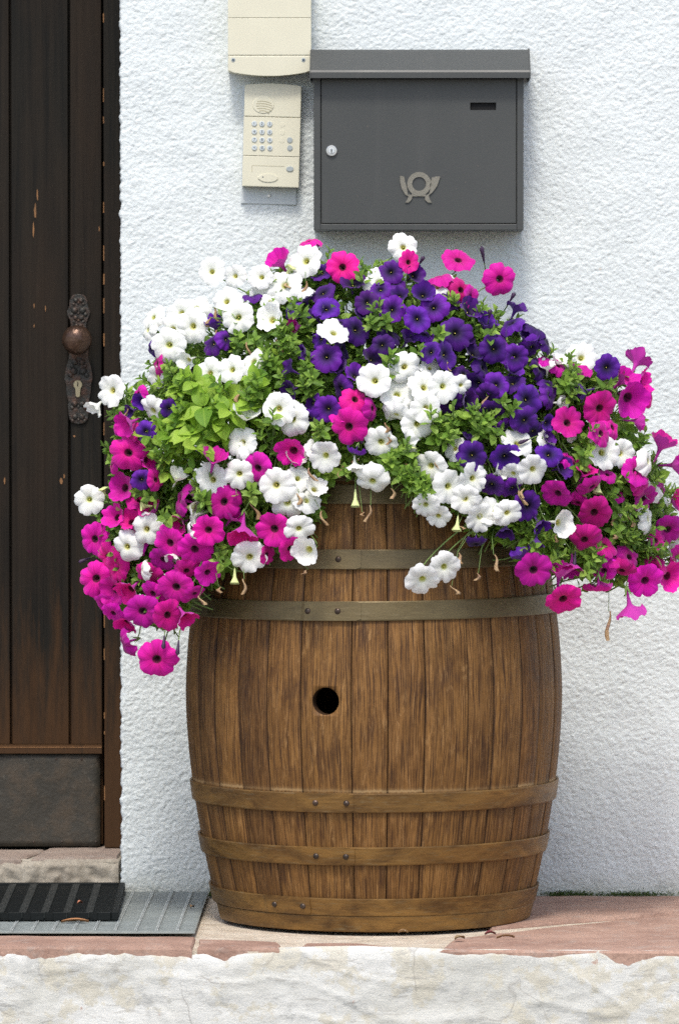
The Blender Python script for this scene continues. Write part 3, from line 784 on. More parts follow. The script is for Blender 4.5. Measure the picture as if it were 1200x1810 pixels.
sc_ = ipr('screw', ell(-3 * k_, -106 * k_, 0.0034, 0.0034, 14), -0.0078, -0.005, M['chrome'], ip, 0.0006, 1)
def lc(px, py): return (px - 480.5) * k_, (239 - py) * k_
cx_, cz_ = lc(464, 186)
grl = ipr('speaker_grille', ell(cx_, cz_, 19 * k_, 15 * k_, 28), IF - 0.0012, IF + 0.002, M['beige'], ip, 0.001, 2)
for q in range(5):
    z_ = (6.5 - q * 4.2) * k_
    wd = 14.5 * math.sqrt(max(0.1, 1 - (z_ / (13 * k_)) ** 2)) * k_
    pts_ = [(cx_ + 2 * k_ - wd + 2 * wd * i / 8, cz_ + z_ + 2 * k_ * math.sin(math.pi * i / 8) - 3 * k_ * i / 8) for i in range(9)]
    ipr('slot', pts_ + [(a, b - 1.5 * k_) for a, b in pts_[::-1]], IF - 0.0014, IF - 0.0008, M['beige2'], grl)
def text_mesh(ch, size):
    cu = bpy.data.curves.new('digit', 'FONT'); cu.body = ch; cu.size = size; cu.align_x = 'CENTER'; cu.align_y = 'CENTER'
    ob = bpy.data.objects.new('digit', cu); C.objects.link(ob)
    bpy.context.view_layer.update()
    me = bpy.data.meshes.new_from_object(ob.evaluated_get(bpy.context.evaluated_depsgraph_get()))
    bpy.data.objects.remove(ob); return me
chars = '123456789*0#'
for i, ch in enumerate(chars):
    px = 448.5 + (i % 3) * 13.6 + (i // 3) * 0.5; py = 219.5 + (i // 3) * 14.1
    x, z = lc(px + 0.6, py)
    kb = ipr('key', ell(x, z, 4.7 * k_, 4.7 * k_, 18), IF - 0.0018, IF + 0.001, M['key'], ip, 0.0008, 2)
    me = text_mesh(ch, 0.0075)
    me.transform(Matrix.Translation((x, IF - 0.0021, z - (0.0012 if ch == '*' else 0))) @ Matrix.Rotation(R(90), 4, 'X'))
    o = bpy.data.objects.new('digit', me); C.objects.link(o); o.parent = kb; me.materials.clear(); me.materials.append(M['ink'])
for px, py in ((512.5, 246.5), (513, 260.5)):
    x, z = lc(px, py); ipr('button', ell(x, z, 4.9 * k_, 4.9 * k_, 18), IF - 0.0016, IF + 0.001, M['btn'], ip, 0.0006, 2)
for py in (220, 234, 248):
    x, z = lc(499, py); ipr('blank_cap', ell(x, z, 4.6 * k_, 4.6 * k_, 18), IF - 0.0004, IF + 0.001, M['beige'], ip, 0.0003, 1)
x, z = lc(514, 297.5); ipr('call_button', ell(x, z, 6.6 * k_, 4.7 * k_, 20), IF - 0.0018, IF + 0.001, M['btn'], ip, 0.0008, 2)
x, z = lc(476, 314.5); ipr('microphone_boss', ell(x, z, 18 * k_, 7 * k_, 26), IF - 0.0016, IF + 0.001, M['beige'], lowp, 0.0012, 3)
x, z = lc(467, 313); ipr('microphone_hole', ell(x, z, 1.3 * k_, 1.3 * k_, 8), IF - 0.0019, IF - 0.001, M['ink'], lowp)
a0, b0 = lc(447, 305); a1_, b1_ = lc(504, 293)
bm = bmesh.new(); add_box(bm, a0, a1_, IF - 0.0003, IF + 0.001, b1_ - 0.0007, b1_); add_box(bm, a0, a0 + 0.0007, IF - 0.00025, IF + 0.001, b0, b1_ - 0.0008)
bm_to('name_slot_edge', bm, M['beige2'], lowp, world=False)

# ================================================================== BARREL
BX, BY, BH = 0.0, -0.37, 0.84
def RB(z):
    t = abs(z - 0.415) / 0.42
    return 0.3475 - 0.064 * t ** 1.75
barrel = thing('wine_barrel', 'weathered brown oak barrel with riveted metal hoops and a round dark bung hole', 'barrel', (BX, BY, 0))
cuts = [-79, -66.8, -56.4, -44.5, -33.5, -22.1, -6.5, 4.3, 15.4, 29.3, 38.6, 50.6, 60, 72.2, 84]
while cuts[-1] < 360 - 79 - 18: cuts.append(cuts[-1] + random.uniform(10.5, 15))
cuts.append(360 - 79)
NZ = 30
def stave(a0, a1, hole=False):
    gap = 0.0007 / 0.34
    A = [R(a0) + gap * 0.5, R(a0) + gap * 0.5 + 0.0045] + [R(a0) + (R(a1) - R(a0)) * f for f in (0.25, 0.5, 0.75)] + [R(a1) - gap * 0.5 - 0.0045, R(a1) - gap * 0.5]
    off = [-0.0012, 0, 0.0002, 0.0003, 0.0002, 0, -0.0012]
    dr = random.uniform(-0.0009, 0.0011)
    V, UV, ED = [], [], []
    m = len(A)
    for k in range(NZ + 1):
        z = BH * k / NZ
        for i, a in enumerate(A):
            r = RB(z) + dr + off[i]
            V.append((r * math.sin(a), -r * math.cos(a), z))
            UV.append((a * 0.34, z)); ED.append((min(i, m - 1 - i) / 3.0 * 0.5, 0))
    nb = len(V)
    for k in range(NZ + 1):
        z = BH * k / NZ
        for i, a in enumerate(A):
            r = RB(z) - 0.024
            V.append((r * math.sin(a), -r * math.cos(a), z)); UV.append((a * 0.34 + 0.5, z)); ED.append((0.5, 0))
    Fc = []
    for k in range(NZ):
        for i in range(m - 1):
            q = k * m + i; Fc.append((q, q + 1, q + m + 1, q + m)); Fc.append((nb + q, nb + q + m, nb + q + m + 1, nb + q + 1))
        q = k * m; Fc.append((q, q + m, nb + q + m, nb + q)); q = k * m + m - 1; Fc.append((q, nb + q, nb + q + m, q + m))
    for i in range(m - 1):
        Fc.append((i, nb + i, nb + i + 1, i + 1)); q = NZ * m + i; Fc.append((q, q + 1, nb + q + 1, nb + q))
    me = bpy.data.meshes.new('stave'); me.from_pydata(V, [], Fc); me.update()
    for nm, src in (('UVMap', UV), ('edge', ED)):
        ul = me.uv_layers.new(name=nm)
        for lp in me.loops: ul.data[lp.index].uv = src[lp.vertex_index]
    me.polygons.foreach_set('use_smooth', [True] * len(me.polygons))
    me.materials.append(M['oak'])
    o = bpy.data.objects.new('stave', me); C.objects.link(o); o.parent = barrel
    if hole:
        bm = bmesh.new(); a = R(-14.2)
        q = Vector((math.sin(a), -math.cos(a), 0)).to_track_quat('Z', 'Y')
        bmesh.ops.create_cone(bm, cap_ends=True, segments=48, radius1=0.0238, radius2=0.0252, depth=0.14, matrix=Matrix.Translation((0.34 * math.sin(a), -0.34 * math.cos(a), 0.4195)) @ q.to_matrix().to_4x4())
        cm = bpy.data.meshes.new('cut'); bm.to_mesh(cm); bm.free(); co_ = bpy.data.objects.new('cut', cm); C.objects.link(co_); co_.parent = barrel
        md = o.modifiers.new('b', 'BOOLEAN'); md.object = co_; md.operation = 'DIFFERENCE'; md.solver = 'EXACT'
        bpy.context.view_layer.update()
        nm_ = bpy.data.meshes.new_from_object(o.evaluated_get(bpy.context.evaluated_depsgraph_get()))
        o.modifiers.clear(); o.data = nm_; nm_.name = 'stave'
        bpy.data.objects.remove(co_)
        o['label'] = 'stave with the round bung hole'
    return o
for a0, a1 in zip(cuts[:-1], cuts[1:]):
    stave(a0, a1, hole=(a0 == -22.1))
def on_barrel(th_deg, z, extra=0.0):
    r = RB(z) + extra; a = R(th_deg); return Vector((BX + r * math.sin(a), BY - r * math.cos(a), z))
def th_px(px, z):   # angle seen at pixel column px
    return math.degrees(math.asin(max(-1, min(1, (px - 661) / (975 * RB(z))))))
def hoop(z0, z1, end_px, rivets, a_from=0, a_to=360, tilt=0.0, thick=0.0036, lab=None):
    V, Fc = [], []; zc = (z0 + z1) / 2
    te = th_px(end_px, zc) if end_px else -200
    n = 160; full = (a_to - a_from) == 360
    cnt = n if full else n + 1
    for i in range(cnt):
        a = a_from + (a_to - a_from) * i / n
        zt = tilt * math.sin(R(a))
        wob = 0.0005 * math.sin(R(a) * 3 + z0 * 40)
        for (z, e) in ((z0, 0.0012), (z0, thick + 0.0014), (z0 + 0.002, thick + 0.0020), (z1 - 0.002, thick + 0.0020), (z1, thick + 0.0014), (z1, 0.0012)):
            r = RB(z) + e + wob; V.append((BX + r * math.sin(R(a)), BY - r * math.cos(R(a)), z + zt))
    for i in range(cnt if full else cnt - 1):
        j = (i + 1) % cnt
        for k in range(6):
            l = (k + 1) % 6; Fc.append((i * 6 + k, i * 6 + l, j * 6 + l, j * 6 + k))
    if not full:
        Fc.append(tuple(range(6))); Fc.append(tuple((cnt - 1) * 6 + k for k in range(5, -1, -1)))
    h = pyd('hoop', V, Fc, M['hoop'], barrel, smooth=False)
    if lab: h['label'] = lab
    if end_px:      # overlapping riveted end
        V, Fc = [], []; m = 12
        for i in range(m + 1):
            a = te - 19 * (1 - i / m); zt = tilt * math.sin(R(a)); pull = 0.003 if i == m else 0
            for (z, e) in ((z0 + 0.0005 + pull, thick + 0.001), (z0 + 0.0005 + pull, thick + 0.0040), (z1 - 0.0005 - pull, thick + 0.0040), (z1 - 0.0005 - pull, thick + 0.001)):
                r = RB(z) + e - (0.0022 if i == 0 else 0); V.append((BX + r * math.sin(R(a)), BY - r * math.cos(R(a)), z + zt))
        for i in range(m):
            for k in range(4):
                l = (k + 1) % 4; Fc.append((i * 4 + k, i * 4 + l, i * 4 + 4 + l, i * 4 + 4 + k))
        Fc.append((0, 1, 2, 3)); Fc.append((m * 4 + 3, m * 4 + 2, m * 4 + 1, m * 4))
        pyd('lapped_end', V, Fc, M['hoop'], h)
    for px in rivets:
        a = th_px(px, zc); zt = tilt * math.sin(R(a))
        bm = bmesh.new(); add_dome(bm, on_barrel(a, zc, thick + 0.0032) + Vector((0, 0, zt)), 0.0058, Vector((math.sin(R(a)), -math.cos(R(a)), 0)), 12, 4, 0.65)
        bm_to('rivet', bm, M['rivet'], h, smooth=True)
    return h
hoop(0.771, 0.806, None, [])
hoop(0.655, 0.690, 640, [601], tilt=0.001)
hoop(0.5635, 0.598, 640, [549, 600], tilt=0.003)
hoop(0.2195, 0.2545, 627, [562, 615], tilt=0.001)
hoop(0.1235, 0.1565, 629, [563, 614], tilt=0.0015)
hoop(0.030, 0.062, 553, [491, 540], tilt=-0.0005)
hoop(0.001, 0.029, None, [], a_from=-76, a_to=262, thick=0.0022, lab='lowest hoop, open at one side and touching the hoop above')
hoop(0.812, 0.838, None, [], thick=0.0022)
bm = bmesh.new()
bmesh.ops.create_circle(bm, cap_ends=True, segments=48, radius=RB(0.79) - 0.023, matrix=Matrix.Translation((BX, BY, 0.79)))
bm_to('soil', bm, M['soil'], barrel)
bm = bmesh.new()
bmesh.ops.create_circle(bm, cap_ends=True, segments=48, radius=RB(0.03) - 0.023, matrix=Matrix.Translation((BX, BY, 0.03)))
bm_to('bottom_head', bm, M['black'], barrel)

# ================================================================== PETUNIAS
def hull_D(x, z):
    if z >= 0.80:
        t = (z - 0.80) / 0.50; s = x / 0.60
        return 0.40 * math.sqrt(max(0.03, 1 - s * s - t * t))
    s = x / 0.56
    d = 0.40 * math.sqrt(max(0.03, 1 - s * s))
    if abs(x) < RB(z): d = max(d, math.sqrt(RB(z) ** 2 - x * x) + 0.045)
    return d
def hull_pt(px, py, inset=0.0):
    y = -0.6
    for _ in range(4):
        p = P(px, py, y); y = min(-0.075, BY - hull_D(p.x, p.z) + inset)
    return P(px, py, y)

POLY = [(262,665),(320,610),(400,590),(470,500),(560,478),(640,490),(760,492),(850,560),(925,605),(985,660),(1075,665),(1110,720),(1135,790),(1172,850),(1175,940),(1185,1005),(1120,1020),(1085,1015),(1010,1000),(960,1000),(915,968),(830,940),
        (810,900),(740,885),(715,855),(690,838),(600,838),(572,850),(560,920),(505,965),(440,968),(395,1010),(345,1060),(300,1115),(255,1085),(200,1040),(185,960),(205,880),(215,790),(212,715)]
def inside(px, py, poly=POLY):
    c = False; n = len(poly)
    for i in range(n):
        x1, y1 = poly[i]; x2, y2 = poly[(i + 1) % n]
        if (y1 > py) != (y2 > py) and px < (x2 - x1) * (py - y1) / (y2 - y1) + x1: c = not c
    return c

def nearest_inside(px, py):
    for r in range(4, 400, 6):
        for a in (90, 70, 110, 50, 130, 30, 150, 10, 170, -10, 190, -30, 210):
            q, t = px + r * math.cos(R(a)), py - r * math.sin(R(a))
            if inside(q, t): return px + (r + 16) * math.cos(R(a)), py - (r + 16) * math.sin(R(a))
    return px, py

def petunia_mesh(var):
    rg = np.random.default_rng(100 + var)
    NT_, rings = 50, [(0.045, -0.95), (0.06, -0.75), (0.085, -0.45), (0.125, -0.22), (0.185, -0.11), (0.30, -0.035), (0.50, 0.03), (0.70, 0.045), (0.87, 0.03), (1.0, 0.0)]
    kind = var % 4      # 0,1 flat open; 2 cupped; 3 reflexed
    cup = (0.05, -0.10, 0.42, -0.32)[kind] + rg.uniform(-0.08, 0.10)
    ph = rg.uniform(0, 6.28, 6); am = rg.uniform(0.5, 1.3, 5)
    V, UV = [], []
    for j, (r, z) in enumerate(rings):
        for i in range(NT_):
            a = 2 * math.pi * i / NT_
            u = a / (2 * math.pi) * 5
            lobe = abs(math.sin(2.5 * a)) ** 0.55
            pet = am[int(u) % 5]
            edge = 0.84 + 0.16 * lobe - 0.045 * math.exp(-(((u % 1) - 0.5) / 0.07) ** 2) + 0.022 * math.sin(11 * a + ph[0]) + 0.015 * math.sin(17 * a + ph[1]) + 0.04 * math.sin(a + ph[2])
            w_ = max(0, (r - 0.25) / 0.75)
            rr = r * (1 - w_ + w_ * edge)
            if kind == 2: rr *= 1 - 0.18 * w_
            zz = z + cup * w_ ** 1.6 + w_ * w_ * (0.07 * math.sin(5 * a + ph[3]) * pet + 0.10 * math.sin(2 * a + ph[4]) + 0.055 * math.sin(9 * a + ph[5]) + 0.025 * math.sin(21 * a + ph[0]))
            zz -= 0.12 * w_ * (1 - lobe) * (1 if r < 0.99 else 0.7)
            zz -= 0.13 * max(0, (r - 0.8) / 0.2) ** 2 * (pet - 0.4)
            V.append((rr * math.cos(a), rr * math.sin(a), zz)); UV.append((u, r))
    Fc = []
    for j in range(len(rings) - 1):
        for i in range(NT_):
            i2 = (i + 1) % NT_
            Fc.append((j * NT_ + i, (j + 1) * NT_ + i, (j + 1) * NT_ + i2, j * NT_ + i2))
    me = bpy.data.meshes.new('flower'); me.from_pydata(V, [], Fc); me.update()
    ul = me.uv_layers.new(name='UVMap')
    for p in me.polygons:
        us = [UV[me.loops[l].vertex_index] for l in p.loop_indices]
        mx = max(u for u, _ in us)
        for l, (u, r) in zip(p.loop_indices, us):
            ul.data[l].uv = (u + 5 if mx - u > 2.5 else u, r)
    me.polygons.foreach_set('use_smooth', [True] * len(me.polygons))
    return me
def calyx_mesh():
    V, Fc = [], []
    for k in range(5):
        a = 2 * math.pi * k / 5; b = len(V)
        for (r, z, w_) in ((0.045, -1.0, 0.05), (0.12, -0.86, 0.065), (0.20, -0.70, 0.045), (0.30, -0.60, 0.004)):
            for s_ in (-1, 1):
                V.append((r * math.cos(a) - s_ * w_ * math.sin(a), r * math.sin(a) + s_ * w_ * math.cos(a), z))
        for q in range(3): Fc.append((b + 2 * q, b + 2 * q + 1, b + 2 * q + 3, b + 2 * q + 2))
    b = len(V)
    for z, r in ((-1.06, 0.04), (-0.92, 0.075)):
        for i in range(6): V.append((r * math.cos(i * math.pi / 3), r * math.sin(i * math.pi / 3), z))
    for i in range(6): Fc.append((b + i, b + (i + 1) % 6, b + 6 + (i + 1) % 6, b + 6 + i))
    me = bpy.data.meshes.new('calyx'); me.from_pydata(V, [], Fc); me.update(); me.materials.append(M['stem']); return me
def stigma_mesh():
    bm = bmesh.new(); add_dome(bm, (0, 0, -0.17), 0.035, (0, 0, 1), 6, 2, 1.0)
    me = bpy.data.meshes.new('stigma'); bm.to_mesh(me); bm.free(); me.materials.append(M['pollen']); return me
CAL, STI = calyx_mesh(), stigma_mesh()
NV = 20
BASE = [petunia_mesh(v) for v in range(NV)]
FM = {}
for cname in ('white', 'purple', 'magenta'):
    for v in range(NV):
        m = BASE[v].copy(); m.materials.clear(); m.materials.append(M[cname]); FM[cname, v] = m

# plants rooted in the barrel: colour, where its centre shows, label
plants = {}
def plant(key, col, px, py, label):
    c = hull_pt(px, py, 0.15); o = thing('petunia_plant', label, 'petunia', (c.x * 0.45, BY + (c.y - BY) * 0.4, 0.80), group='petunias planted in the barrel')
    plants[key] = dict(o=o, col=col, px=px, py=py, fl=[], stems=([], []), V=[])
plant('wl', 'white', 370, 600, 'white petunia spreading up the white wall between door frame and letter box')
plant('wc', 'white', 735, 700, 'white petunia with a dense clump of blooms in the middle below the letter box')
plant('wf', 'white', 500, 880, 'white petunia trailing over the front hoops between magenta blooms')
plant('wb', 'white', 270, 900, 'white petunia blooms scattered among magenta ones in front of the door frame')
plant('wr', 'white', 840, 880, 'white petunia hanging over the barrel rim under the purple blooms')
plant('we', 'white', 1100, 830, 'white petunia blooms among the magenta trail reaching over bare wall')
plant('pc', 'purple', 640, 580, 'purple petunia with many blooms in the centre under the letter box')
plant('pr', 'purple', 880, 640, 'purple petunia on the wall side of the white clump, above bare wall')
plant('pf', 'purple', 910, 870, 'dark purple petunia blooms low over the rim between white ones')
plant('pl', 'purple', 330, 650, 'purple petunia with few scattered blooms beside the lime green leaves')
plant('ml', 'magenta', 260, 1000, 'magenta petunia trailing low beside the barrel towards the door frame')
plant('mf', 'magenta', 440, 880, 'magenta petunia blooms over the barrel rim beside the white trailing blooms')
plant('mt', 'magenta', 700, 470, 'magenta petunia with the topmost blooms right below the letter box')
plant('mc', 'magenta', 620, 740, 'magenta petunia with a small pillar of blooms in the middle')
plant('mr', 'magenta', 1080, 720, 'magenta petunia standing out against bare wall above its white blooms')
plant('mb', 'magenta', 1080, 980, 'magenta petunia drooping beside the barrel over the terrace')

# (px, py, diameter px, [tilt deg, direction deg, inset])  direction: 0 right, 90 up, 270 down
WH = [(375,480,50),(415,488,48),(462,490,44),(455,524,40,40,60,.05),(400,532,52),(421,561,58),(480,565,56),(478,532,40,45,80,.04),(320,553,52,30,150,.03),(347,545,50,30,120,.04),(341,577,60),
 (305,582,56),(299,610,60),(270,560,46,50,140,.03),(260,583,40,60,170,.03),(333,636,42,40,200),(371,660,54),(410,653,48),(448,638,56),(198,690,58),(172,718,38,70,220),(270,727,52,45,220),(277,665,42,50,200,.05),
 (433,737,50,65,80),(428,782,56),(540,461,60),(503,503,62),(537,512,40,70,120,.02),(712,437,52),(590,587,60,45,70),(493,722,56),(516,741,58),(670,498,54,30,80,.03),(773,507,36,45,90,.02),(804,497,30,60,45,.02),
 (715,648,60),(662,673,54),(702,697,62),(750,684,58),(783,683,54),(815,681,38),(753,721,54),(738,750,56),(674,782,58),(720,782,44,70,200),(703,727,50,30,270,.03),(575,806,58),(658,852,60),
 (556,792,40,40,60,.03),(488,858,60),(527,845,48,30,60,.03),(508,890,58),(542,884,50,30,60,.02),(556,864,42,40,60,.02),(528,935,50),(545,972,56),(441,985,62),(627,822,34,80,270),
 (376,848,56),(423,838,54),(345,868,44,40,200,.03),(344,910,50,120,200,.02),(259,936,56),(224,967,58),(158,883,54),(334,942,34,80,200),(251,1008,36,75,180),(308,982,34,70,250),(313,845,36,60,60,.03),(268,1000,30,70,90,.03),
 (760,824,58,30,200),(793,860,56),(832,848,50,30,200,.03),(822,882,50),(752,893,46),(775,913,46),(747,1025,56),(785,1003,56),(803,792,44,40,150,.03),(914,783,56,35,60),(942,830,56),(906,838,42,40,230,.02),
 (836,846,50),(826,884,50),(848,914,52),(868,904,48,30,60,.02),(897,907,52),(988,924,56,45,0),(1064,800,58),(1097,802,54,30,0,.03),(1147,815,48,65,0),(1147,917,52,70,0),(1157,862,46,60,30),(1178,900,40,50,0,.05),
 (1027,632,60,20,60,.05),(985,640,34,60,60,.05),(987,712,34,60,0,.03),(967,650,30,60,90,.04),(967,776,44,50,30,.03),(1187,972,50,50,0,.06),(1010,770,30,50,0,.05),(1137,870,34,60,20,.04),(1100,920,30,60,270,.05),
 (440,800,44,50,30,.03),(520,812,40,50,60,.04),(463,850,40,50,200,.04),(700,735,40,60,250,.01),(760,650,40,40,60,.03),(880,835,36,60,30,.04)]
PU = [(690,480,48),(731,487,40,40,45,.03),(648,534,46),(672,511,44,40,100,.02),(693,547,50),(706,523,34,40,80,.02),(747,521,48,35,90,.01),(766,543,54),(737,563,50),(805,588,58),(795,532,42,45,60,.03),(570,517,52,50,120,.04),
 (577,545,56,40,90,.03),(624,502,50,50,90,.04),(568,482,40,50,120,.04),(630,583,60,35,20,.01),(512,547,46,60,160,.04),(577,630,56),(607,617,44,60,20,.03),(566,600,38,50,160,.03),(675,610,46),(657,634,50,50,60,.02),
 (692,590,44,60,60,.04),(787,627,52,50,20),(760,622,42,40,150),(628,664,48,45,60,.02),(601,687,50,50,200,.03),(580,723,50),(548,741,42,50,230,.01),(552,712,38,50,160,.02),(513,690,40,45,200),(512,653,38,75,160),
 (540,623,34,60,180,.03),(797,713,54,30,300,.02),(823,710,42,50,0,.02),(627,803,34,85,260),(827,775,26,75,80),(447,521,40,80,100,.03),(376,607,48,50,150,.04),(401,600,40,45,30,.03),(381,576,44,60,90,.05),
 (267,618,34,60,190,.03),(298,723,38),(258,763,40),(253,708,36,50,200,.02),(234,726,30,60,200,.02),(337,646,30,60,270,.03),(250,848,44),(873,617,54),(910,631,54),(928,598,46,60,60,.01),(902,570,54,70,120),(911,547,42,80,60,.03),
 (945,578,52,85,70,.01),(968,606,54,80,20,.02),(940,616,48,50,300,.02),(828,550,54,55,40,.03),(836,625,48,50,60,.04),(877,680,48),(844,677,44,40,200,.03),(861,698,46,40,250),(868,727,46,45,270,.02),(931,707,60),
 (927,743,54),(905,676,48,50,100,.02),(966,747,42,45,0,.02),(973,700,46,60,20,.03),(970,678,40,60,60,.04),(1072,650,50),(1033,692,40,80,200,.02),(906,655,44,50,45,.03),(942,764,44,45,300,.02),(858,575,44,60,60,.04),
 (835,805,54),(892,808,56),(970,803,54,35,60),(990,827,44,50,20,.02),(868,858,50,40,250,.03),(906,864,44,45,300,.03),(933,895,58),(953,926,38,60,300,.01),(947,956,36,70,270,.01),(893,936,36,60,270,.03),(841,963,44,70,270,.02),
 (922,985,44,80,120,.01),(965,775,36,60,30,.03),(720,600,44,60,60,.05),(750,590,40,60,90,.05),(600,570,40,50,90,.05),(640,560,40,60,90,.05),(855,650,44,60,30,.04),(820,600,40,60,30,.05),(880,600,44,50,60,.04),(600,655,40,60,120,.04),
 (540,530,40,60,120,.05),(560,560,44,60,120,.05),(700,500,36,60,90,.04),(955,650,44,60,20,.04),(890,755,38,60,300,.04),(820,660,44,50,60,.05)]
MA = [(545,425,46,78,100),(496,465,48,60,130,.02),(605,472,54),(722,463,44),(810,458,58,50,70),(775,488,46,82,110,.01),(815,512,50),(832,525,44,50,0,.02),(883,493,56),(525,577,32,60,180,.03),(628,705,52,35,60),
 (616,755,66),(607,727,48,50,110,.01),(660,722,42,60,0,.02),(277,643,40,70,180,.01),(243,695,40,60,150,.03),(228,748,48,55,200),(205,755,30,60,160,.02),(227,800,64),(233,765,44,50,150,.02),(455,828,62,35,200),
 (378,813,50,60,80),(396,887,62),(317,882,54,75,160),(485,935,58),(514,970,48,45,320,.02),(430,937,54,60,270,.01),(473,980,36,50,0,.03),(368,937,62),(300,960,56),(345,972,64,30,280),(288,990,50,40,250,.02),(168,953,58),
 (207,914,54,40,150,.01),(232,922,46,40,120,.02),(220,862,54,40,160,.02),(190,985,54,45,200,.02),(170,1023,64),(188,1068,44,45,230),(203,1042,54,40,200,.02),(205,1002,52,40,200,.03),(311,1038,64),(252,1081,64),
 (297,1088,58,30,300,.01),(368,1012,54,40,320,.01),(262,1018,54,50,240,.02),(231,1042,50,50,230,.02),(200,1085,48,50,240,.02),(327,1088,40,60,300,.03),(216,1138,52,80,200),(277,1166,72),(197,823,30,70,180,.02),
 (260,813,44,50,0,.03),(277,848,40,50,0,.02),(248,884,44,60,60,.04),(270,905,46,60,120,.04),(330,1010,46,40,270,.03),(345,1050,36,50,300,.03),(518,797,60),(1003,747,62),(1060,722,62),(1110,703,64),
 (1125,640,54,120,60),(1100,672,54,60,45,.02),(1063,765,50,50,20),(1084,755,46,60,30,.01),(1133,672,48,60,10,.01),(987,645,42,60,60,.04),(1022,662,44,70,60,.04),(960,634,30,60,90,.04),(1123,745,38,85,350,.01),
 (1168,788,56,80,60),(1192,822,56,60,0),(985,873,56,40,240),(1033,833,42,60,60,.01),(1047,862,48,65,300),(1050,907,62,35,280),(1032,955,58,35,250),(1068,963,50,50,60,.02),(1124,833,52,40,30,.01),(1133,853,48,50,0,.02),
 (1138,882,50,50,330,.01),(1170,868,52,70,0,.01),(1180,937,58),(1083,988,34,50,60,.01),(1067,1010,46,30,270,.03),(1113,984,54,50,30,.01),(1098,1010,50,55,250),(1140,1027,62),(1180,1018,60,35,0),(1157,1000,46,40,60,.02),
 (943,1008,64),(988,1014,54,70,90,.01),(995,1060,62,35,280),(1057,1045,50,95,265),(1113,1075,56,100,275),(1073,838,36,50,60,.02),(1003,808,38,60,60,.03),(1160,955,44,50,20,.03),(1190,885,44,60,0,.03),(1090,870,36,60,60,.04),
 (1020,890,36,60,250,.04),(1010,1000,44,60,270,.03),(240,960,50,50,200,.04),(225,1100,44,55,250,.03),(270,1050,46,40,230,.03),(320,925,44,50,200,.04),(410,915,40,60,60,.04),(1150,700,40,70,10,.02),(1200,990,56,40,0,.02)]

fpos = {'white': [], 'purple': [], 'magenta': []}
def add_flower(col, spec, idx):
    px, py, d = spec[:3]
    tilt = spec[3] if len(spec) > 3 else random.uniform(8, 36)
    base_dir = math.degrees(math.atan2(720 - py, px - 680))
    dr_ = spec[4] if len(spec) > 4 else base_dir + random.uniform(-40, 40)
    inset = (spec[5] * 0.6 if len(spec) > 5 else random.uniform(-0.012, 0.012)) - 0.014
    keys = [k for k in plants if plants[k]['col'] == col]
    k = min(keys, key=lambda k: (plants[k]['px'] - px) ** 2 + (plants[k]['py'] - py) ** 2)
    pl = plants[k]; root = pl['o']
    pos = hull_pt(px, py, inset)
    a = R(dr_ + random.uniform(-8, 8)); t = R(tilt)
    n = Vector((math.sin(t) * math.cos(a), -math.cos(t), math.sin(t) * math.sin(a)))
    q = n.to_track_quat('Z', 'Y') @ Quaternion((0, 0, 1), random.uniform(0, 6.28))
    if tilt > 58: v = random.choice([2, 6, 10, 14, 3, 7, 19])
    elif tilt > 30: v = random.choice([0, 1, 2, 3, 4, 5, 6, 9, 12, 13, 15, 16, 18])
    else: v = random.choice([0, 1, 4, 5, 8, 9, 3, 11, 12, 13, 16, 17, 19])
    sc = d / 960 / 2 * (1.02 if col == 'purple' else 1.09) * random.uniform(0.93, 1.05) * (1.12 if v % 4 == 2 else 1.0)
    o = bpy.data.objects.new('flower', FM[col, v]); C.objects.link(o)
    o.parent = root; o.location = pos - root.location; o.rotation_mode = 'QUATERNION'; o.rotation_quaternion = q
    o.scale = (sc, sc * random.uniform(0.84, 1.05), sc * (1.15 if tilt > 58 else 0.9))
    for nm_, me_ in (('calyx', CAL), ('stigma', STI)):
        if nm_ == 'stigma' and (tilt > 58 or col == 'magenta'): continue
        c = bpy.data.objects.new(nm_, me_); C.objects.link(c); c.parent = o
    pl['fl'].append(pos)
    fpos[col].append((pos, n))
    # peduncle from the calyx back into the plant
    b = pos - n * sc * 1.0
    inner = Vector((BX + (pos.x - BX) * 0.72, BY + (pos.y - BY) * 0.62, max(0.80, pos.z) * 0.35 + pos.z * 0.65 - 0.03))
    if not inside(px, py):
        q2, r2 = nearest_inside(px, py); inner = hull_pt(q2, r2, 0.03)
    elif pos.z < 0.84: inner = Vector((pos.x * 0.86, BY + (pos.y - BY) * 0.93, pos.z + 0.08))
    mid_ = b + (-n * 0.35 + (inner - b).normalized() * 0.65) * (inner - b).length * 0.45
    pts = [b.lerp(mid_, f).lerp(mid_.lerp(inner, f), f) for f in (0, 0.2, 0.4, 0.6, 0.8, 1.0)]
    add_tube(pl['stems'][0], pl['stems'][1], pts, 0.0011, 0.0016, 5)
for col, L in (('white', WH), ('purple', PU), ('magenta', MA)):
    for i, s_ in enumerate(L): add_flower(col, s_, i)

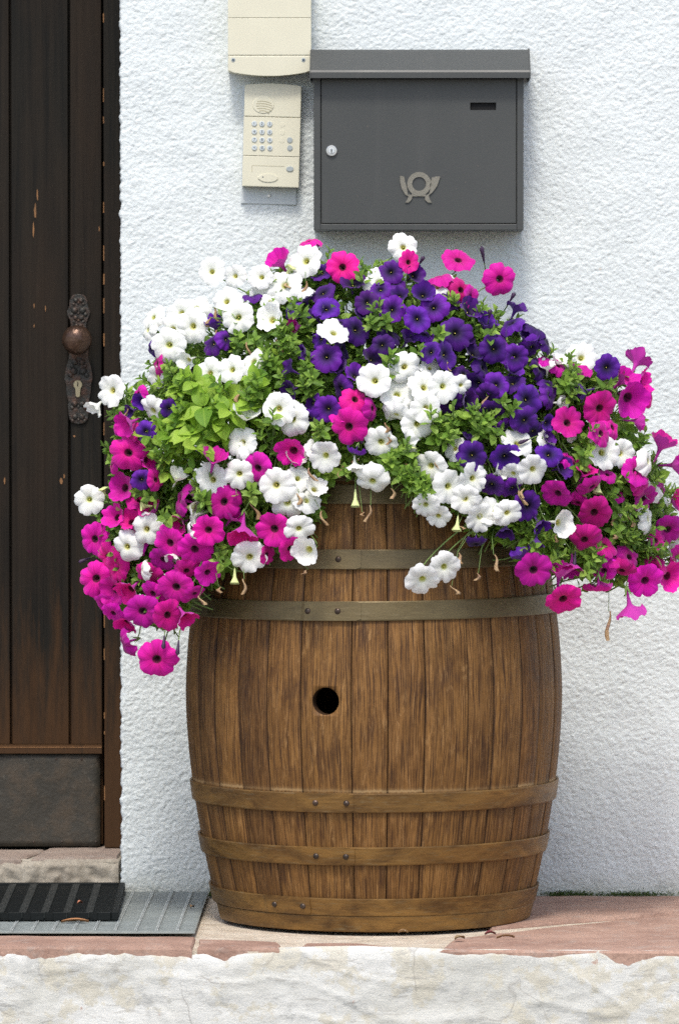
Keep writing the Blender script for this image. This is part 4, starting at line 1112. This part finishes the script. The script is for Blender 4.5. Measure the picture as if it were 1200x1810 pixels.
# --- leaves
def leaf_template(w=0.42, fold=0.25, curl=0.35, n=5):
    V, UV, Fc = [], [], []
    for k in range(n + 1):
        t = k / n; wd = w * (math.sin(math.pi * min(1, t * 0.93 + 0.05)) ** 0.8) * (1 - 0.25 * t)
        if k == n: wd = 0.01
        for i, s in enumerate((-1, 0, 1)):
            V.append((s * wd, t, abs(s) * wd * fold - curl * t * t * 0.5)); UV.append((0.5 + s * 0.5, t))
    for k in range(n):
        for i in range(2):
            q = k * 3 + i; Fc.append((q, q + 1, q + 4, q + 3))
    return np.array(V), np.array(UV), np.array(Fc)
LT = [leaf_template(0.24, 0.3, 0.3), leaf_template(0.30, 0.2, 0.6), leaf_template(0.18, 0.35, 0.1), leaf_template(0.40, 0.25, 0.45)]
def mats_from(dirs, ups):
    y = dirs / np.linalg.norm(dirs, axis=1, keepdims=True)
    x = np.cross(y, ups); x /= np.maximum(1e-6, np.linalg.norm(x, axis=1, keepdims=True)); z = np.cross(x, y)
    return np.stack([x, y, z], -1)
def leaf_cloud(name, leaves, mat, parent):
    """leaves: list of (pos, dir, up, size, template)"""
    if not leaves: return None
    Vs, Us, Fs = [], [], []; base = 0
    for ti in range(len(LT)):
        L = [l for l in leaves if l[4] == ti]
        if not L: continue
        V, UV, Fc = LT[ti]
        pos = np.array([tuple(l[0]) for l in L]); d = np.array([tuple(l[1]) for l in L]); u = np.array([tuple(l[2]) for l in L]); s = np.array([l[3] for l in L])
        Mx = mats_from(d, u)
        W = np.einsum('nij,vj->nvi', Mx, V) * s[:, None, None] + pos[:, None, :]
        Vs.append(W.reshape(-1, 3)); Us.append(np.tile(UV, (len(L), 1)))
        Fs.append((Fc[None] + (np.arange(len(L)) * len(V))[:, None, None] + base).reshape(-1, 4)); base += len(L) * len(V)
    v = np.concatenate(Vs) - np.array(tuple(parent.location)); uvs = np.concatenate(Us); f = np.concatenate(Fs)
    me = bpy.data.meshes.new(name); me.vertices.add(len(v)); me.vertices.foreach_set('co', v.astype(np.float32).ravel())
    me.loops.add(f.size); me.loops.foreach_set('vertex_index', f.astype(np.int32).ravel())
    me.polygons.add(len(f)); me.polygons.foreach_set('loop_start', np.arange(0, f.size, 4, dtype=np.int32)); me.update(calc_edges=True)
    ul = me.uv_layers.new(name='UVMap'); ul.data.foreach_set('uv', uvs[f.ravel()].astype(np.float32).ravel())
    me.polygons.foreach_set('use_smooth', np.ones(len(f), bool)); me.materials.append(mat)
    o = bpy.data.objects.new(name, me); C.objects.link(o); o.parent = parent; o['kind'] = 'stuff'
    return o

def in_lime(px, py):
    return ((px - 365) / 100) ** 2 + ((py - 750) / 85) ** 2 < 1
allf = [(k, p) for k in plants for p in plants[k]['fl']]
FK = [k for k, _ in allf]; FP = np.array([tuple(p) for _, p in allf])
def owner(p):
    d = ((FP - np.array(tuple(p))) ** 2).sum(1); return FK[int(d.argmin())]
leaves = {k: [] for k in plants}; lime = []
ALLF = [f for L in (WH, PU, MA) for f in L]
def rv(): return Vector((random.gauss(0, 1), random.gauss(0, 1), random.gauss(0, 1))).normalized()
ZONES = [(860,590,25),(800,560,22),(672,565,32),(660,520,22),(880,745,45),(950,720,26),(1030,690,34),(1000,665,24),(1070,870,36),(1105,930,42),(935,770,20),(860,760,30),(500,590,46),(530,655,36),
         (480,690,60),(460,730,40),(700,805,26),(738,872,20),(330,800,60),(290,905,36),(425,960,32),(370,900,26),(1010,820,30),(990,965,55),(1080,905,50),(940,970,36),(1060,800,26),(700,645,22),(560,690,26),(790,600,26),
         (775,775,26),(840,740,34),(410,600,20),(640,560,20),(1120,990,36),(1040,1000,40),(515,560,30),(300,690,30),(250,880,24)]
cnt = 0
while cnt < 1750:
    zn = random.choice(ZONES) if cnt >= 1350 else None
    if zn:
        px = random.gauss(zn[0], zn[2] * 0.5); py = random.gauss(zn[1], zn[2] * 0.5)
    else:
        px = random.uniform(180, 1195); py = random.uniform(470, 1120)
        if not inside(px, py): continue
    cnt += 1
    low = py > 930
    near = min(math.hypot(px - f[0], py - 6 - f[1]) / f[2] for f in ALLF)
    if in_lime(px, py) and random.random() < 0.5: continue
    p = hull_pt(px, py, random.uniform(-0.012, 0.035) if near > 0.62 or (zn and near > 0.42) else random.uniform(0.045, 0.10))
    if p.z < 0.82 and abs(p.x) < 0.33 and p.y > BY - math.sqrt(max(0, RB(p.z) ** 2 - p.x ** 2)) - 0.02:
        p.y = BY - math.sqrt(max(0, RB(p.z) ** 2 - p.x ** 2)) - 0.02
    out = Vector((p.x * 0.9, (p.y - BY), (p.z - 0.82) * 0.8)).normalized()
    grow = (out * 0.7 + Vector((0, -0.3, 0.55)) + rv() * 0.45).normalized()
    L = random.uniform(0.022, 0.05); tip = p + grow * L; k = owner(p)
    st = plants[k]['stems']
    bend = rv() * 0.006
    add_tube(st[0], st[1], [p - grow * 0.05, p - grow * 0.02 + bend, p + grow * L * 0.5, tip], 0.0016, 0.0008, 4)
    nl = random.randint(7, 12); rot = random.uniform(0, 6.28)
    side = grow.orthogonal().normalized()
    for i in range(nl):
        f = i / nl; q = Quaternion(grow, rot + i * 2.4)
        open_ = 0.35 + 0.9 * (1 - f)
        d = (q @ side * open_ + grow * (0.9 - 0.6 * (1 - f))).normalized()
        sz = 0.010 + 0.012 * (1 - f) + random.uniform(0, 0.004)
        if not low and in_lime(px, py) and random.random() < 0.4: sz *= 1.1; lime.append((p + grow * L * f, d, grow, sz, random.choice([1, 3]))); continue
        leaves[k].append((p + grow * L * f, d, grow, sz, random.choice([0, 1, 1, 3, 2])))
# inner leaves that close the mound
cnt = 0
while cnt < 5200:
    px = random.uniform(180, 1195); py = random.uniform(470, 1100)
    if not inside(px, py): continue
    cnt += 1
    p = hull_pt(px, py, random.uniform(0.06, 0.18))
    rr = math.hypot(p.x, p.y - BY)
    if p.z < 0.85 and rr < RB(max(0, min(0.84, p.z))) + 0.015: continue
    if p.y > -0.05: continue
    d = (rv() + Vector((0, -0.5, -0.2))).normalized()
    leaves[owner(p)].append((p, d, (rv() + Vector((0, -1, 1))).normalized(), random.uniform(0.018, 0.034), random.choice([0, 1, 3])))
for k, pl in plants.items():
    leaf_cloud('foliage', leaves[k], M['leaf'], pl['o'])

# broad lime green leaves: a leafy plant of its own, its large leaves single parts
c = hull_pt(375, 745, 0.12)
leafy = thing('leafy_plant', 'lime green plant with broad leaves and no blooms, facing the door knob side', 'plant', (c.x * 0.6, c.y * 0.9 - 0.03, 0.80))
leaf_cloud('foliage', lime, M['lime'], leafy)
def broad_leaf(var):
    rg = random.Random(var); n = 7; V, Fc, UV = [], [], []
    for k in range(n + 1):
        t = k / n; wd = 0.36 * math.sin(math.pi * (t * 0.95 + 0.02)) ** 0.7 * (1 - 0.18 * t)
        if k == n: wd = 0.006
        for s in (-1, -0.5, 0, 0.5, 1):
            V.append((s * wd * (1 + 0.05 * math.sin(9 * t + var)), t, abs(s) * wd * 0.32 - 0.28 * t * t + 0.03 * math.sin(7 * t + s * 2 + var) * abs(s))); UV.append((0.5 + s / 2, t))
    for k in range(n):
        for i in range(4):
            q = k * 5 + i; Fc.append((q, q + 1, q + 6, q + 5))
    me = bpy.data.meshes.new('leaf'); me.from_pydata(V, [], Fc); me.update(); ul = me.uv_layers.new(name='UVMap')
    for lp in me.loops: ul.data[lp.index].uv = UV[lp.vertex_index]
    me.polygons.foreach_set('use_smooth', [True] * len(me.polygons)); me.materials.append(M['lime']); return me
BL = [broad_leaf(v) for v in range(5)]
# rosettes seen in the photograph
ros = [(470, 720, 5, .034), (445, 665, 5, .034), (500, 640, 4, .03), (265, 770, 4, .034), (300, 835, 5, .036), (345, 675, 5, .036), (332, 735, 7, .046), (365, 700, 6, .042), (395, 770, 6, .044), (345, 790, 6, .046), (300, 770, 5, .042), (425, 690, 5, .040), (455, 680, 5, .036), (360, 720, 6, .052), (335, 765, 6, .050), (385, 745, 6, .048), (310, 750, 5, .046), (420, 760, 5, .044), (345, 700, 5, .044), (395, 700, 5, .044), (375, 735, 7, .048), (290, 805, 5, .038), (405, 725, 6, .040), (320, 690, 5, .036), (440, 740, 5, .036), (350, 760, 6, .05), (345, 830, 4, .034), (280, 740, 4, .034), (460, 700, 5, .034)]
for (px, py, n, sz) in ros:
    p = hull_pt(px, py, random.uniform(-0.025, 0.02)); g = Vector((random.uniform(-0.6, 0.5), -0.75, random.uniform(0.1, 1.0))).normalized(); side = g.orthogonal().normalized(); r0 = random.uniform(0, 6.28)
    for i in range(n):
        q = Quaternion(g, r0 + i * 6.283 / n * 1.0 + (0.5 if i % 2 else 0)); d = (q @ side + g * random.uniform(0.0, 0.9) + Vector((0, 0, -0.1)) + rv() * 0.35).normalized()
        s_ = sz * random.uniform(0.45, 1.0); x = d.cross((g + rv() * 0.35).normalized()).normalized(); z = x.cross(d)
        o = bpy.data.objects.new('leaf', BL[(i + n) % 5]); C.objects.link(o); o.parent = leafy
        mt = Matrix((x, d, z)).transposed().to_4x4(); o.matrix_local = Matrix.Translation(p - leafy.location + d * 0.003) @ mt @ Matrix.Scale(s_, 4)

# --- withered blooms and buds
DRY = [(376,543),(385,583),(437,605),(490,600),(425,690),(318,672),(225,722),(505,500),(683,747),(688,772),(528,872),(567,903),(655,893),(693,863),(603,823),(545,827),(773,807),(810,927),(808,977),(798,1035),(545,1007),(872,980),(845,1013),
       (917,867),(925,863),(1030,863),(1090,913),(1112,913),(1083,940),(1057,843),(203,877),(353,1053),(387,1037),(432,1023),(418,873),(445,890),(860,700),(303,700),(540,497),(1075,1080),(560,760),(640,905),(370,560),(985,945),(790,640)]
for i, (px, py) in enumerate(DRY):
    p = hull_pt(px, py, -0.012); k = owner(p); V, Fc = [], []
    big = (px, py) == (1075, 1080)
    L = random.uniform(0.013, 0.030) * (1.8 if big else 1)
    dirn = Vector((random.uniform(-0.5, 0.5), -0.1, random.choice([-1, -1, -0.7, -0.3]))); pts = []
    n = 7; ph = random.uniform(0, 6)
    for j in range(n):
        f = j / (n - 1); pts.append(p + dirn * L * f + Vector((math.sin(ph + f * 5), 0, 0)) * 0.003)
    base = len(V); wmax = random.uniform(0.0018, 0.0042) * (1.6 if big else 1)
    for j, q in enumerate(pts):
        f = j / (n - 1); r = 0.0012 + wmax * max(0, f - 0.15) ** 0.8 * (1 if f < 0.85 else 0.7)
        for i2 in range(7):
            a = 2 * math.pi * i2 / 7; rr = r * (1 + 0.45 * math.sin(3 * a + f * 4 + ph)); V.append(q + Vector((rr * math.cos(a), rr * math.sin(a), random.uniform(-1, 1) * 0.001 * f)))
    for j in range(n - 1):
        for i2 in range(7): Fc.append((j * 7 + i2, j * 7 + (i2 + 1) % 7, (j + 1) * 7 + (i2 + 1) % 7, (j + 1) * 7 + i2))
    q2, r2 = nearest_inside(px, py)
    up = hull_pt(q2, r2, 0.03); md = p.lerp(up, 0.5) + Vector((random.uniform(-.01, .01), -0.006, 0.008))
    add_tube(plants[k]['stems'][0], plants[k]['stems'][1], [p, md, up], 0.0006, 0.0009, 4)
    pyd('withered_flower', V, Fc, M['dry'], plants[k]['o'], smooth=True)
for k, pl in plants.items():
    V, Fc = pl['stems']
    if V: pyd('stems', V, Fc, M['stem'], pl['o'], smooth=True)['kind'] = 'stuff'
BUD = [(628,880,270,30,'bud'),(415,1018,270,26,'bud'),(808,925,265,26,'bud'),(853,450,100,30,'dark'),(745,460,60,16,'dark'),(730,780,265,28,'bud'),(905,525,60,18,'dark'),(290,1135,265,24,'dark'),(315,1145,265,26,'dark'),(150,990,200,22,'dark'),
       (1057,860,265,24,'bud'),(260,895,180,20,'bud'),(340,905,100,22,'bud'),(640,770,265,28,'dark'),(1015,990,265,30,'dark'),(960,990,100,24,'dark'),(185,870,110,14,'bud'),(510,480,60,20,'bud'),(865,555,80,16,'dark'),(925,780,200,20,'dark')]
dark = m_plain('dark closed bud', (0.035, 0.012, 0.045), 0.6, var=0.4)
for (px, py, dg, ln, kd) in BUD:
    p = hull_pt(px, py, -0.01); k = owner(p); d = Vector((math.cos(R(dg)), -0.25, math.sin(R(dg)))).normalized(); L = ln / 960; V, Fc = [], []
    prof = [(0, 0.0012), (0.25, 0.0022), (0.6, 0.0034), (0.85, 0.0036 if kd == 'dark' else 0.0062), (1.0, 0.001 if kd == 'dark' else 0.0085)]
    q = d.to_track_quat('Z', 'Y')
    for f, r in prof:
        for i2 in range(8):
            a = 2 * math.pi * i2 / 8; rr = r * (1 + (0.25 * (i2 % 2) if f > 0.8 else 0)); V.append(p + d * L * (f - 0.5) + q @ Vector((rr * math.cos(a), rr * math.sin(a), 0)))
    for j in range(len(prof) - 1):
        for i2 in range(8): Fc.append((j * 8 + i2, j * 8 + (i2 + 1) % 8, (j + 1) * 8 + (i2 + 1) % 8, (j + 1) * 8 + i2))
    pyd('bud', V, Fc, M['bud'] if kd == 'bud' else dark, plants[k]['o'], smooth=True)
    add = ([], []); st = p - d * L * 0.5; add_tube(add[0], add[1], [st, st - d * 0.015 + Vector((0, 0.01, 0)), st - d * 0.02 + Vector((0, 0.04, 0.0))], 0.0010, 0.0013, 5)
    pyd('stem', add[0], add[1], M['stem'], plants[k]['o'], smooth=True)

# ================================================================== small things on the ground
def curled(name, px, py, L, w_, ang, mat, label, cat, z=0.001):
    p = PF(px, py, z); V, Fc = [], []; n = 6
    for k in range(n + 1):
        t = k / n; wd = w_ * math.sin(math.pi * (t * 0.96 + 0.02))
        for s in (-1, 0, 1):
            V.append((p.x + math.cos(ang) * (t - .5) * L - math.sin(ang) * s * wd, p.y + math.sin(ang) * (t - .5) * L + math.cos(ang) * s * wd, z + 0.002 + abs(s) * 0.004 + 0.004 * math.sin(t * 3)))
    for k in range(n):
        for i in range(2): q = k * 3 + i; Fc.append((q, q + 1, q + 4, q + 3))
    tag(pyd(name, V, Fc, mat, None, smooth=True, origin=(p.x, p.y, z)), label, cat, 'fallen bits on the step')
curled('fallen_petal', 866, 1655, 0.020, 0.008, 0.2, m_plain('dried dark red petal', (0.16, 0.035, 0.04), 0.7), 'dark red dried petal on the red slab near the barrel foot', 'petal')
curled('fallen_twig', 893, 1661, 0.034, 0.0012, 0.3, M['dry'], 'thin pale straw lying on the red slab before the barrel', 'straw')
curled('fallen_leaf', 712, 1652, 0.018, 0.003, 0.1, M['dry'], 'small pale dry leaf against the front foot of the barrel', 'leaf')
curled('fallen_leaf', 812, 1663, 0.022, 0.008, 0.6, m_plain('dull brown leaf', (0.24, 0.17, 0.09), 0.8), 'dull brown crumpled leaf at the edge of the step', 'leaf')
curled('fallen_leaf', 133, 1633, 0.05, 0.010, 0.05, m_plain('orange brown leaf', (0.36, 0.17, 0.07), 0.8), 'orange brown leaf under the front edge of the rubber doormat', 'leaf', 0.005)
curled('fallen_leaf', 340, 1608, 0.012, 0.005, 1.1, M['dry'], 'tiny yellow dry leaf on the zinc grating', 'leaf', 0.005)
curled('fallen_leaf', 142, 1601, 0.010, 0.006, 0.4, m_plain('reddish leaf bit', (0.40, 0.16, 0.09), 0.8), 'small reddish leaf scrap lying on the black doormat', 'leaf', 0.026)
# moss at the foot of the wall
V, Fc = [], []
for _ in range(2600):
    px = random.choice([random.uniform(955, 1230), random.gauss(1020, 14), random.gauss(1135, 22), random.gauss(1090, 20), random.gauss(985, 12), random.uniform(370, 380)])
    x = PF(px, 1583).x; h_ = abs(random.gauss(0, 0.004)); y = random.uniform(-0.010, -0.001)
    b = len(V); s = random.uniform(0.0012, 0.0028); d = rv() * s; e = rv() * s
    c = Vector((x, y, -0.001 + h_)); V += [c, c + d, c + d + e, c + e]; Fc.append((b, b + 1, b + 2, b + 3))
tag(pyd('moss', V, Fc, M['moss'], None), 'thin line of green moss where wall meets terrace', 'moss', kind='stuff')
